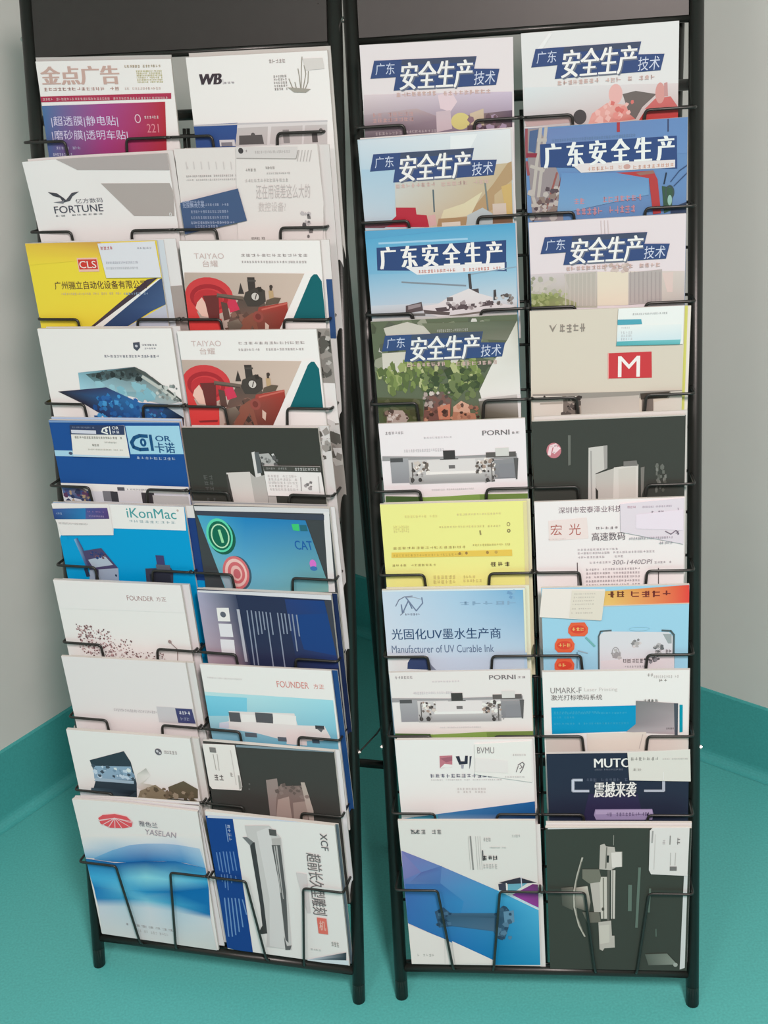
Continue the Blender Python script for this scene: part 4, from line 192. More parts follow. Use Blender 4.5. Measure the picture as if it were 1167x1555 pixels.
{"n":"brochure","l":"dark blue and cyan copy sticking out right of the cyan brochure","c":"brochure","g":"printed matter in the left rack","f":[0,-0.0899,0.5475,0.1936,0.0061,0.00262],"w":2157,"h":2900,"T":0.003,"m":"paper","b":[32,64,130],"k":0,"i":[["P",[-1050,2900,1050,2900,1050,2700,-1050,2700],[226,225,226]],["P",[-1050,1650,1050,1650,1050,0,-1050,0],[0,149,215]],["P",[-1050,720,600,640,900,700,1050,900,1050,0,-1050,0],[217,219,219]]]},
{"n":"brochure","l":"plain brochure behind the brown dotted one","c":"brochure","g":"printed matter in the left rack","f":[0,-0.1033,0.4235,0.1927,0.0142,0.00127],"w":2126,"h":2900,"T":0.004,"m":"paper","b":[227,223,227],"k":0,"i":[]},
{"n":"brochure","l":"plain brochure behind the one with a navy label","c":"brochure","g":"printed matter in the left rack","f":[0,-0.0997,0.2985,0.1899,0.0199,0.00207],"w":2103,"h":2900,"T":0.005,"m":"paper","b":[224,224,225],"k":0,"i":[]},
{"n":"brochure","l":"thick plain brochure behind the dark printer one","c":"brochure","g":"printed matter in the left rack","f":[0,-0.1015,0.1742,0.1889,0.0163,-8e-05],"w":2119,"h":2900,"T":0.005,"m":"paper","b":[221,220,219],"k":0,"i":[]},
{"n":"brochure","l":"white brochure with a dark stripe fanned out behind the wave brochure","c":"brochure","g":"printed matter in the left rack","f":[0,-0.1037,0.0679,0.2191,0.0113,0.00325],"w":2121,"h":2900,"T":0.002,"m":"paper","b":[229,227,231],"k":0.006,"i":[["P",[100,2850,1050,2830,1050,2780,700,2810],[46,57,84]]]},
{"n":"brochure","l":"rearmost white sheet above the wave brochure","c":"brochure","g":"printed matter in the left rack","f":[0,-0.0966,0.0714,0.2191,0.0357,0.00095],"w":2121,"h":2900,"T":0.002,"m":"paper","b":[231,229,233],"k":0.006,"i":[["P",[0,2830,1050,2860,1050,2790],[35,41,63]]]},
{"n":"brochure","l":"grey sheet rising behind the monogram brochure","c":"brochure","g":"printed matter in the left rack","f":[0,0.1404,1.1803,0.1838,-0.0027,0.0035],"w":2013,"h":2900,"T":0.002,"m":"paper","b":[202,201,198],"k":0,"i":[]},
{"n":"brochure","l":"plain white sheet at the right behind the stapled set","c":"brochure","g":"printed matter in the left rack","f":[0,0.1307,1.0557,0.189,-0.0064,0.00356],"w":2089,"h":2900,"T":0.002,"m":"paper","b":[219,217,217],"k":0,"i":[]},
{"n":"brochure","l":"white and blue edged brochure behind the upper red machine brochure","c":"brochure","g":"printed matter in the left rack","f":[0,0.1266,0.9308,0.1887,-0.0111,0.00257],"w":2071,"h":2900,"T":0.002,"m":"paper","b":[228,226,226],"k":0,"i":[["P",[950,2350,1050,2350,1050,1500,950,1500],[50,82,131]]]},
{"n":"brochure","l":"grey machine brochure behind the lower red machine brochure","c":"brochure","g":"printed matter in the left rack","f":[0,0.1304,0.8069,0.1889,0.0176,0.00247],"w":2097,"h":2900,"T":0.002,"m":"paper","b":[153,148,144],"k":0,"i":[["P",[-1050,2200,1050,2100,1050,1500,-1050,1500],[230,228,229]],["N",600,2150,1050,2880,[[92,90,86],[184,181,178],[62,61,58],[133,129,125]],40,110,1],["N",200,900,1050,1500,[[92,90,86],[184,181,178],[205,203,203],[133,129,125]],60,160,1]]},
{"n":"brochure","l":"white brochure edge right of the black machine brochure, left rack","c":"brochure","g":"printed matter in the left rack","f":[0,0.1271,0.6701,0.1938,0.0203,0.00187],"w":2088,"h":2900,"T":0.002,"m":"paper","b":[216,214,215],"k":0,"i":[["N",850,2400,1050,2880,[[94,91,87],[156,151,148],[208,206,206]],20,90,1]]},
{"n":"brochure","l":"pale brochure behind the tilted screen brochure","c":"brochure","g":"printed matter in the left rack","f":[0,0.1291,0.5518,0.1886,0.0127,-0.00052],"w":2097,"h":2900,"T":0.002,"m":"paper","b":[226,227,230],"k":0,"i":[]},
{"n":"brochure","l":"grey brochure at the left behind the tilted screen brochure","c":"brochure","g":"printed matter in the left rack","f":[0,0.1171,0.5542,0.1886,0.0127,-0.00312],"w":2097,"h":2900,"T":0.0015,"m":"paper","b":[158,162,167],"k":0,"i":[]},
{"n":"brochure","l":"second navy brochure behind the one with sideways text","c":"brochure","g":"printed matter in the left rack","f":[0,0.1296,0.4226,0.1907,0.0143,0.00047],"w":2104,"h":2900,"T":0.002,"m":"paper","b":[29,44,85],"k":0,"i":[]},
{"n":"brochure","l":"deep blue brochure behind the white block machine brochure","c":"brochure","g":"printed matter in the left rack","f":[0,0.1308,0.3026,0.1857,0.0242,0.00226],"w":2092,"h":2900,"T":0.002,"m":"paper","b":[34,77,136],"k":0,"i":[]},
{"n":"brochure","l":"white brochure edge right of the dark grey brochure","c":"brochure","g":"printed matter in the left rack","f":[0,0.1244,0.177,0.1874,0.006,0.00144],"w":2115,"h":2900,"T":0.002,"m":"paper","b":[227,228,233],"k":0,"i":[]},
{"n":"brochure","l":"grey blue brochure behind the long rail machine brochure","c":"brochure","g":"printed matter in the left rack","f":[0,0.1189,0.0663,0.2332,-0.0101,0.0012],"w":2100,"h":2900,"T":0.002,"m":"paper","b":[91,107,119],"k":0,"i":[]},
{"n":"magazine","l":"second magazine edge behind the pale blue magazine","c":"magazine","g":"printed matter in the right rack","f":[1,-0.1138,1.0592,0.1887,0.0111,0.00279],"w":2057,"h":2900,"T":0.002,"m":"paper","b":[224,225,226],"k":0,"i":[]},
{"n":"leaflet","l":"cream sheet behind the pale yellow leaflet","c":"leaflet","g":"printed matter in the right rack","f":[1,-0.1073,0.5532,0.19,0.0027,0.0026],"w":2096,"h":2900,"T":0.002,"m":"paper","b":[228,225,193],"k":0,"i":[]},
{"n":"brochure","l":"cream brochure behind the light blue brochure","c":"brochure","g":"printed matter in the right rack","f":[1,-0.1112,0.4261,0.1908,0.0015,0.00181],"w":2076,"h":2900,"T":0.002,"m":"paper","b":[231,234,211],"k":0,"i":[]},
{"n":"brochure","l":"plain brochure behind the blue wedge brochure","c":"brochure","g":"printed matter in the right rack","f":[1,-0.1059,0.189,0.1782,0.0094,0.00241],"w":2057,"h":2900,"T":0.002,"m":"paper","b":[227,224,224],"k":0,"i":[]},
{"n":"brochure","l":"white sheet corner sticking out right of the blue diagonal brochure","c":"brochure","g":"printed matter in the right rack","f":[1,-0.1012,0.0537,0.2094,0.0098,0.00014],"w":2073,"h":2900,"T":0.0015,"m":"paper","b":[233,231,231],"k":0,"i":[]},
{"n":"leaflet","l":"yellow green sheet edge right of the beige brochure","c":"leaflet","g":"printed matter in the right rack","f":[1,0.1089,0.816,0.186,-0.0075,0.0024],"w":2083,"h":2900,"T":0.001,"m":"paper","b":[211,214,118],"k":0,"i":[]},
{"n":"brochure","l":"cream brochure behind the yellow green sheet","c":"brochure","g":"printed matter in the right rack","f":[1,0.1134,0.8154,0.186,-0.0075,0.00025],"w":2083,"h":2900,"T":0.003,"m":"paper","b":[231,228,220],"k":0,"i":[]},
{"n":"brochure","l":"white brochure rising behind the black swirl brochure","c":"brochure","g":"printed matter in the right rack","f":[1,0.1131,0.6721,0.1946,0.0119,0.0024],"w":2101,"h":2900,"T":0.004,"m":"paper","b":[214,214,212],"k":0,"i":[]},
{"n":"brochure","l":"plain white brochure behind the cyan panel brochure","c":"brochure","g":"printed matter in the right rack","f":[1,0.1177,0.2966,0.1918,0.0096,0.00124],"w":2098,"h":2900,"T":0.002,"m":"paper","b":[224,219,218],"k":0,"i":[]},
{"n":"brochure","l":"white brochure rising behind the dark gear brochure","c":"brochure","g":"printed matter in the right rack","f":[1,0.1169,0.0669,0.2436,0.0076,0.00271],"w":2128,"h":2900,"T":0.004,"m":"paper","b":[229,229,229],"k":0,"i":[]}
]
CARDS = [
{"n":"business_card","l":"pale grey business card clipped to the yellow brochure","c":"business card","g":"cards and slips clipped to the brochures","on":"yellow brochure with a red three letter logo and a dark blue diagonal band","o":[126,2881,1018,2896,1035,2375,176,2381],"T":0.0006,"z":0.001,"b":[224,228,237],"i":[["K",162,2783,355,2844,4,[187,105,109],0],["K",723,2785,966,2820,5,[178,181,192],0],["K",208,2578,714,2624,18,[187,191,202],0],["K",201,2499,702,2544,16,[195,199,206],0]]},
{"n":"business_card","l":"cream card with a navy heading clipped to the royal blue brochure","c":"business card","g":"cards and slips clipped to the brochures","on":"royal blue brochure with a light blue corner panel and a paper card clipped on","o":[-702,2816,179,2846,182,2330,-747,2333],"T":0.0006,"z":0.001,"b":[235,235,232],"i":[["P",[-705,2841,179,2846,165,2697,-725,2690],[52,66,101]],["P",[-699,2761,-292,2758,-297,2703,-702,2705],[213,218,233]],["K",-674,2784,-310,2820,18,[126,137,163],0],["L",[-89,2814,-171,2788,-198,2737,-107,2712],23,[234,239,239]],["E",-122,2761,21,25,[234,239,239]],["P",[-70,2828,-52,2828,-52,2702,-70,2702],[234,239,239]],["T","OR",-22,2779,86,2829,[234,239,239],0.02,0,0],["K",-34,2709,90,2767,2,[217,224,239],0],["K",-664,2618,114,2668,20,[145,147,141],0],["K",-438,2500,-281,2546,4,[145,145,139],0],["K",-183,2552,11,2589,8,[174,176,172],0],["K",-477,2438,94,2468,22,[193,190,182],0],["P",[-741,2364,193,2351,188,2305,-743,2313],[192,220,239]]]},
{"n":"paper_strip","l":"paper strip with a purple heading clipped to the cyan brochure","c":"leaflet","g":"cards and slips clipped to the brochures","on":"cyan brochure with a green serif title and two purple machines","o":[-1092,2888,-144,2911,-134,2858,-150,2394,-1026,2353,-1080,2619],"T":0.0006,"z":0.001,"b":[236,233,233],"i":[["P",[-1094,2805,-517,2835,-551,2649,-1093,2628],[64,85,151,43,128,187,43,128,187,43,64,122]],["P",[-529,2835,-169,2852,-166,2670,-563,2648],[64,85,151,95,75,139,85,64,120,95,96,154]],["K",-516,2760,-234,2796,10,[147,119,168],0],["K",-504,2686,-247,2724,9,[157,138,178],0],["K",-1054,2705,-942,2750,3,[147,168,203],0],["K",-1038,2541,-540,2586,20,[196,194,194],0]]},
{"n":"stapled_leaflet","l":"front cream sheet of the stapled set with a folded grey top edge","c":"leaflet","g":"cards and slips clipped to the brochures","on":"stapled cream sheets with faint grey lettering beside a tilted blue panel","o":[-129,2905,1037,2920,1063,2136,1000,1509,-252,1517],"T":0.0008,"z":0.001,"b":[227,224,223],"i":[["P",[-124,2905,764,2891,726,2736,-127,2763],[214,211,211]],["L",[-128,2758,725,2731,766,2842],12,[164,161,159]],["E",-56,2856,37,39,[69,67,69]],["K",6,2824,104,2873,3,[139,134,134],0],["K",140,2806,649,2856,18,[185,181,181],0],["L",[739,2698,781,2842],12,[189,185,184]],["L",[783,2697,824,2841],12,[189,185,184]],["L",[826,2696,867,2840],12,[189,185,184]],["L",[869,2695,910,2839],12,[189,185,184]],["L",[913,2694,953,2837],12,[189,185,184]],["K",-22,2570,138,2622,4,[152,147,146],0],["K",276,2592,410,2646,4,[148,144,142],0],["K",282,2530,624,2562,12,[189,185,185],0],["K",-49,2424,590,2482,14,[198,195,194],0],["T","还在用误差这么大的",96,2202,893,2397,[194,188,188],0,0.2,0],["T","数控设备?",112,2027,521,2159,[204,199,198],0,0.2,0],["N",744,1652,866,2002,[[119,116,117],[89,87,90],[189,185,188]],16,49,1],["K",-34,1634,168,1682,8,[139,134,134],0]]},
{"n":"printed_card","l":"small slate blue card tilted across the stapled cream sheets","c":"card","g":"cards and slips clipped to the brochures","on":"stapled cream sheets with faint grey lettering beside a tilted blue panel","o":[-1039,2168,-155,2352,-70,1908,-1024,1727],"T":0.0006,"z":0.003,"b":[71,94,132],"i":[["T","贴膜解决方案",-1000,2094,-676,2200,[169,183,214],0,0,0],["K",-880,2110,-310,2161,16,[152,165,195],0],["K",-892,2016,-321,2067,16,[152,165,195],0],["K",-903,1934,-330,1985,16,[152,165,195],0],["K",-912,1862,-338,1914,16,[152,165,195],0],["K",-855,1808,-509,1860,9,[152,165,195],0],["K",-848,1873,-250,1902,16,[152,165,195],0]]},
{"n":"business_card","l":"white card with a black top stripe clipped to the black brochure, left rack","c":"business card","g":"cards and slips clipped to the brochures","on":"black brochure with a pale machine and a folded card at its right","o":[149,2319,1014,2317,1037,1844,165,1846],"T":0.0006,"z":0.001,"b":[235,233,234],"i":[["P",[149,2319,1014,2317,1022,2228,159,2235],[75,76,72]],["K",187,2258,514,2301,9,[145,147,146],0],["K",624,2243,985,2302,9,[184,186,187],0],["K",196,1924,650,2187,10,[205,201,202],1],["L",[705,2147,690,1933],12,[156,152,154]],["N",751,1969,858,2084,[[125,122,124],[166,160,163]],7,45,1],["L",[973,2164,969,1907],15,[197,195,195]]]},
{"n":"business_card","l":"white upright card with rounded corners on the dark grey brochure, left rack","c":"business card","g":"cards and slips clipped to the brochures","on":"dark grey brochure with a faded machine and a white card at its left","o":[-1064,2858,-532,2884,-504,2106,-528,2035,-1018,2014,-1053,2070],"T":0.0006,"z":0.001,"b":[239,235,233],"i":[["P",[-956,2809,-851,2809,-851,2715,-956,2715],[133,130,129]],["L",[-909,2683,-899,2391],11,[177,172,169]],["L",[-842,2690,-848,2382],11,[188,183,181]],["K",-962,2171,-786,2315,2,[114,109,109],0],["L",[-609,2784,-597,2141],11,[210,204,203]],["K",-678,2268,-620,2373,1,[175,170,168],0],["P",[-548,2323,-522,2326,-506,2091,-555,2050],[166,163,160]]]},
{"n":"business_card","l":"off-white business card with a curved pen mark, stapled at the brochure corner","c":"business card","g":"cards and slips clipped to the brochures","on":"white brochure with a small pink square mark and a rising blue wedge","o":[165,2831,1011,2880,1000,2139,146,2289],"T":0.0006,"z":0.001,"b":[239,239,237],"i":[["T","BVMU",203,2667,456,2778,[144,139,142],0,0,0],["K",720,2611,927,2662,6,[212,206,206],0],["L",[800,2455,868,2507,893,2472,868,2389,828,2316],15,[122,117,122]],["L",[804,2442,769,2332],13,[133,128,131]],["L",[833,2462,860,2415,820,2389],13,[133,128,131]],["P",[170,2590,650,2534,641,2312,157,2341],[236,233,233]],["K",594,2227,892,2259,12,[206,200,202],0]]},
{"n":"business_card","l":"white card with teal stripes clipped to the beige brochure","c":"business card","g":"cards and slips clipped to the brochures","on":"beige brochure with a white letter in a red rectangle","o":[155,2902,1028,2911,1028,2375,132,2388],"T":0.0006,"z":0.001,"b":[231,239,239],"i":[["P",[145,2749,462,2745,475,2676,146,2673],[82,166,187]],["P",[137,2442,996,2443,986,2374,132,2383],[92,177,186,123,197,203,92,177,186,82,171,181]],["P",[158,2663,1001,2658,1003,2443,137,2442],[231,239,239,225,237,239,205,228,237,210,230,239]],["K",344,2800,810,2838,18,[181,187,189],0],["K",194,2616,312,2648,5,[195,201,205],0],["K",188,2450,348,2586,5,[195,203,209],1]]},
{"n":"business_card","l":"lilac grey card with small lettering on the pinkish leaflet","c":"business card","g":"cards and slips clipped to the brochures","on":"pinkish white leaflet with red-brown brush lettering and grey specification lines","o":[153,2834,1031,2893,1032,2179,155,2401],"T":0.0006,"z":0.001,"b":[226,219,230],"i":[["K",456,2761,865,2801,18,[186,176,190],0],["K",576,2667,757,2720,4,[147,138,151],0],["L",[949,2750,962,2669],10,[158,149,163]],["K",250,2761,371,2806,3,[186,148,164],0],["L",[778,2392,856,2343,928,2401,965,2340],15,[127,117,132]],["K",904,2313,972,2400,1,[108,99,113],0],["K",272,2272,881,2318,20,[167,158,170],0],["K",687,2188,882,2236,5,[167,158,170],0],["P",[371,2664,1021,2721,1025,2397,370,2448],[234,225,239]]]},
{"n":"business_card","l":"cream business card tucked at the top left of the sky blue brochure","c":"business card","g":"cards and slips clipped to the brochures","on":"sky blue brochure with a red and yellow heading and orange oval stickers","o":[-1026,2899,-134,2868,-201,2358,-1077,2436],"T":0.0006,"z":0.001,"b":[238,232,227],"i":[["P",[-604,2866,-134,2848,-188,2367,-650,2417],[229,223,211]],["K",-580,2791,-270,2819,10,[195,190,182],0],["K",-588,2734,-278,2763,10,[195,190,182],0],["K",-597,2678,-286,2706,10,[195,190,182],0],["K",-606,2622,-294,2650,10,[195,190,182],0],["K",-614,2550,-303,2579,10,[195,190,182],0],["K",-624,2480,-312,2508,10,[195,190,182],0]]},
{"n":"paper_note","l":"blank looking off-white note folded over the navy brochure corner","c":"note","g":"cards and slips clipped to the brochures","on":"navy brochure with white brush characters between square brackets","o":[146,2919,1046,2962,1061,2392,172,2421],"T":0.0006,"z":0.001,"b":[227,226,221],"i":[["K",186,2766,594,2844,7,[154,154,151],0],["K",653,2780,1017,2822,14,[201,200,198],0],["K",214,2586,357,2644,2,[175,174,170],0],["L",[665,2566,667,2420],12,[239,239,239]]]},
{"n":"business_card","l":"white upright card with rounded corners on the dark gear brochure, right rack","c":"business card","g":"cards and slips clipped to the brochures","on":"dark green-black brochure with a silver gear drive, bottom right of the right rack","o":[504,2921,1033,2929,1026,1986,489,2015,456,2097,463,2864],"T":0.0006,"z":0.001,"b":[233,229,229],"i":[["P",[762,2176,864,2176,864,2090,762,2090],[124,121,121]],["L",[758,2775,756,2607],15,[146,143,142]],["K",790,2592,907,2753,2,[136,131,132],0],["L",[769,2445,768,2199],10,[191,187,185]],["L",[843,2446,837,2200],10,[198,194,192]],["L",[542,2800,530,2115],10,[213,209,208]],["L",[505,2864,495,2639],20,[169,167,167]],["K",642,2591,692,2704,1,[198,192,194],0]]}
]
BANNER = [["P",[-830,2696,534,2687,496,2531,831,2514,782,2314,-590,2304,-551,2475,-894,2470],[56,79,128]],["P",[-456,2690,523,2684,510,2615,-471,2621],[69,81,106]],["T","广东",-822,2510,-559,2660,[199,211,234],0,0.1,0],["T","安全生产",-491,2286,498,2638,[109,117,135],0.03,0.22,0],["T","安全生产",-508,2305,485,2656,[236,239,239],0.025,0.22,0],["T","技术",488,2326,773,2496,[204,215,236],0,0.15,0],["K",-562,2209,-11,2283,8,[205,180,175],0],["K",58,2200,713,2272,9,[205,180,175],0]]
def row_depth(side, w):
    # how far out the front wire of this row has to stand to hold its sheets
    best = .03
    for s in SHEETS:
        wh, u, vb, th, phi, d = s['f']
        if wh == side and d == .008 and 0 < w-vb < .2 and w-vb > .1:
            t = (w-vb)/math.cos(th); best = max(best, d + t*math.sin(th) + .003*(t/.29)**2 + .0062)
    return best
def make_rack(name, side, place, label):
    x, y, yaw = place
    root = bpy.data.objects.new(name, None); C.objects.link(root); root.location = (x, y, 0); root.rotation_euler = (0, 0, yaw)
    tag(root, label, 'brochure rack', 'wire brochure racks')
    vtop = 1.640
    for s in (-1, 1):
        bm = bmesh.new(); z0 = .012/math.cos(LEAN); tube(bm, [rp(s*HW, z0, 0), rp(s*HW, vtop, 0)], .0102, n=20); post = link('side_post', bm, M_BLACK, root, True)
        bm = bmesh.new(); b0 = rp(s*HW, 0, 0)     # slanted rubber foot resting on the floor
        lo = []; hi = []
        for k in range(16):
            a = 2*math.pi*k/16; c_ = Vector((.0103*math.cos(a), .0103*math.sin(a), 0)); lo.append(bm.verts.new(b0 + c_)); hi.append(bm.verts.new(b0 + Vector((c_.x, c_.y/math.cos(LEAN), 0)) + rp(0, .034, 0)))
        for k in range(16): bm.faces.new((lo[k], lo[(k+1) % 16], hi[(k+1) % 16], hi[k]))
        bm.faces.new(lo[::-1]); link('rubber_foot', bm, M_BLACK, post, True)
        # rear leg swings back from a bolt near the top of the post
        top = rp(s*(HW-.022), 1.53, -.004); ft = Vector((s*(HW-.022), .36, .010))
        bm = bmesh.new(); tube(bm, [top, ft], .009, n=16); rear = link('rear_leg', bm, M_BLACK, root, True)
        bm = bmesh.new(); tube(bm, [ft + Vector((0, 0, -.010)), ft + (top-ft).normalized()*.03], .0112, n=14); link('rear_foot', bm, M_CAP, rear, True)
        for v in (1.505, .435):
            bm = bmesh.new(); q0 = rp(s*(HW+.0085), v, 0); e = Vector((s, 0, 0)); tube(bm, [q0, q0+e*.002, q0+e*.0035], .0036, n=6); tube(bm, [q0+e*.0035, q0+e*.0048], .002, n=10); link('bolt', bm, M_BOLT, post)
        a = rp(s*(HW+.0100), .435, 0); k = (.27)/(top.z); b = ft + (top-ft)*(.30/top.z) + Vector((s*.0105, 0, 0))
        bm = bmesh.new(); tube(bm, [a, (a+b)/2 + Vector((s*.002, 0, -.004)), b], .0016, n=6); link('folding_stay', bm, M_WIRE, root, True)
    hv, rv = PAR['hv'], PAR['rv']
    bm = bmesh.new(); box(bm, rp, -HW+.0105, HW-.0105, hv+.004, 1.620, -.004, .0045); link('header_panel', bm, M_PANEL, root)
    bm = bmesh.new(); tube(bm, [rp(-HW, hv, 0), rp(HW, hv, 0)], .0052, n=12); link('header_rail', bm, M_BLACK, root, True)
    bm = bmesh.new(); tube(bm, [rp(-HW, 1.630, 0), rp(HW, 1.630, 0)], .0095, n=14); link('top_rail', bm, M_BLACK, root, True)
    bm = bmesh.new(); tube(bm, [rp(-HW, rv, 0), rp(HW, rv, 0)], .0075, n=14); link('bottom_rail', bm, M_BLACK, root, True)
    bm = bmesh.new(); tube(bm, [rp(-HW, hv-.082, -.0215), rp(HW, hv-.082, -.0215)], .0078, n=14); link('cross_rail', bm, M_BLACK, root, True)
    # rail joining the rear legs
    top = rp(HW-.022, 1.53, -.004); ft = Vector((HW-.022, .36, .010)); k = .185/top.z; q_ = ft + (top-ft)*k
    bm = bmesh.new(); tube(bm, [(-q_.x, q_.y, q_.z), (q_.x, q_.y, q_.z)], .0078, n=14); link('rear_rail', bm, M_BLACK, root, True)
    for i in range(10):
        w = PAR['w0'] + PAR['pitch']*(9-i); vb = w - PAR['dep'] - .0045 + (.012 if i == 9 else -.004); D = row_depth(side, w); d0 = .0125; db = -.0135
        bm = bmesh.new(); r = .0021
        def leg(c, s, x_end, back):
            # side end -> forward hook -> horizontal stub -> down in front of the sheets -> back under them
            return [rp(x_end, w+.006, back), rp(x_end, w, D), rp(c+s*.048, w, D), rp(c+s*.033, vb+.012, d0+.004), rp(c+s*.031, vb, d0-.003), rp(c+s*.031, vb, db)]
        for c, s, xe, bk in ((-.1125, -1, -HW+.006, 0), (-.1125, 1, -.003, db), (.1125, -1, .003, db), (.1125, 1, HW-.006, 0)):
            tube(bm, leg(c, s, xe, bk), r, .006, 8)
        tube(bm, [rp(-.003, w, D), rp(.003, w, D)], r, 0, 8)
        tube(bm, [rp(-HW, w+.006, db), rp(HW, w+.006, db)], r*1.1, 0, 8); tube(bm, [rp(-HW, vb, db), rp(HW, vb, db)], r*1.1, 0, 8)
        for xc in (-.003, .003): tube(bm, [rp(xc, vb, db-.001), rp(xc, w+.016, db-.001)], r*1.3, 0, 8)
        link('wire_pocket', bm, M_WIRE, root, True)
    return root
RACK = [make_rack('brochure_rack', 0, PAR['L'], 'black two-column wire brochure rack on the left, turned towards the left wall'),
        make_rack('brochure_rack', 1, PAR['R'], 'black two-column wire brochure rack on the right, holding safety magazines at its top')]

# ------------------------------------------------------------------ printed sheets
def rgb(h):
    out = []
    for v in h[:3]:
        c = v/255; out.append(c/12.92 if c <= .04045 else ((c+.055)/1.055)**2.4)
    return (*out, 1.0)
TXT = {}
def glyphs(s, shear):
    """triangles of a line of lettering, scaled to the unit square"""
    key = (s, shear)
    if key not in TXT:
        cu = bpy.data.curves.new('lettering', 'FONT'); cu.body = s; cu.resolution_u = 3; cu.shear = shear; cu.fill_mode = 'FRONT'
        o = bpy.data.objects.new('lettering', cu); C.objects.link(o); bpy.context.view_layer.update()
        me = bpy.data.meshes.new_from_object(o.evaluated_get(bpy.context.evaluated_depsgraph_get()))
        vs_ = [v.co.copy() for v in me.vertices]; fs = [list(f.vertices) for f in me.polygons]
        x0 = min(v.x for v in vs_); x1 = max(v.x for v in vs_); y0 = min(v.y for v in vs_); y1 = max(v.y for v in vs_)
        TXT[key] = ([((v.x-x0)/max(1e-6, x1-x0), (v.y-y0)/max(1e-6, y1-y0)) for v in vs_], fs)
        C.objects.unlink(o); bpy.data.objects.remove(o); bpy.data.curves.remove(cu); bpy.data.meshes.remove(me)
    return TXT[key]
def clip(pts, cols, b):
    for ax, lim, sg in ((0, b[0], 1), (1, b[1], 1), (0, b[2], -1), (1, b[3], -1)):
        out, oc = [], []
        for k in range(len(pts)):
            p, q_, cp, cq = pts[k-1], pts[k], cols[k-1], cols[k]; dp, dq = sg*(p[ax]-lim), sg*(q_[ax]-lim)
            if (dp < 0) != (dq < 0):
                t = dp/(dp-dq); out.append(tuple(p[i]+t*(q_[i]-p[i]) for i in (0, 1))); oc.append(tuple(cp[i]+t*(cq[i]-cp[i]) for i in range(4)))
            if dq >= 0: out.append(q_); oc.append(cq)
        pts, cols = out, oc
        if len(pts) < 3: return [], []
    return pts, cols
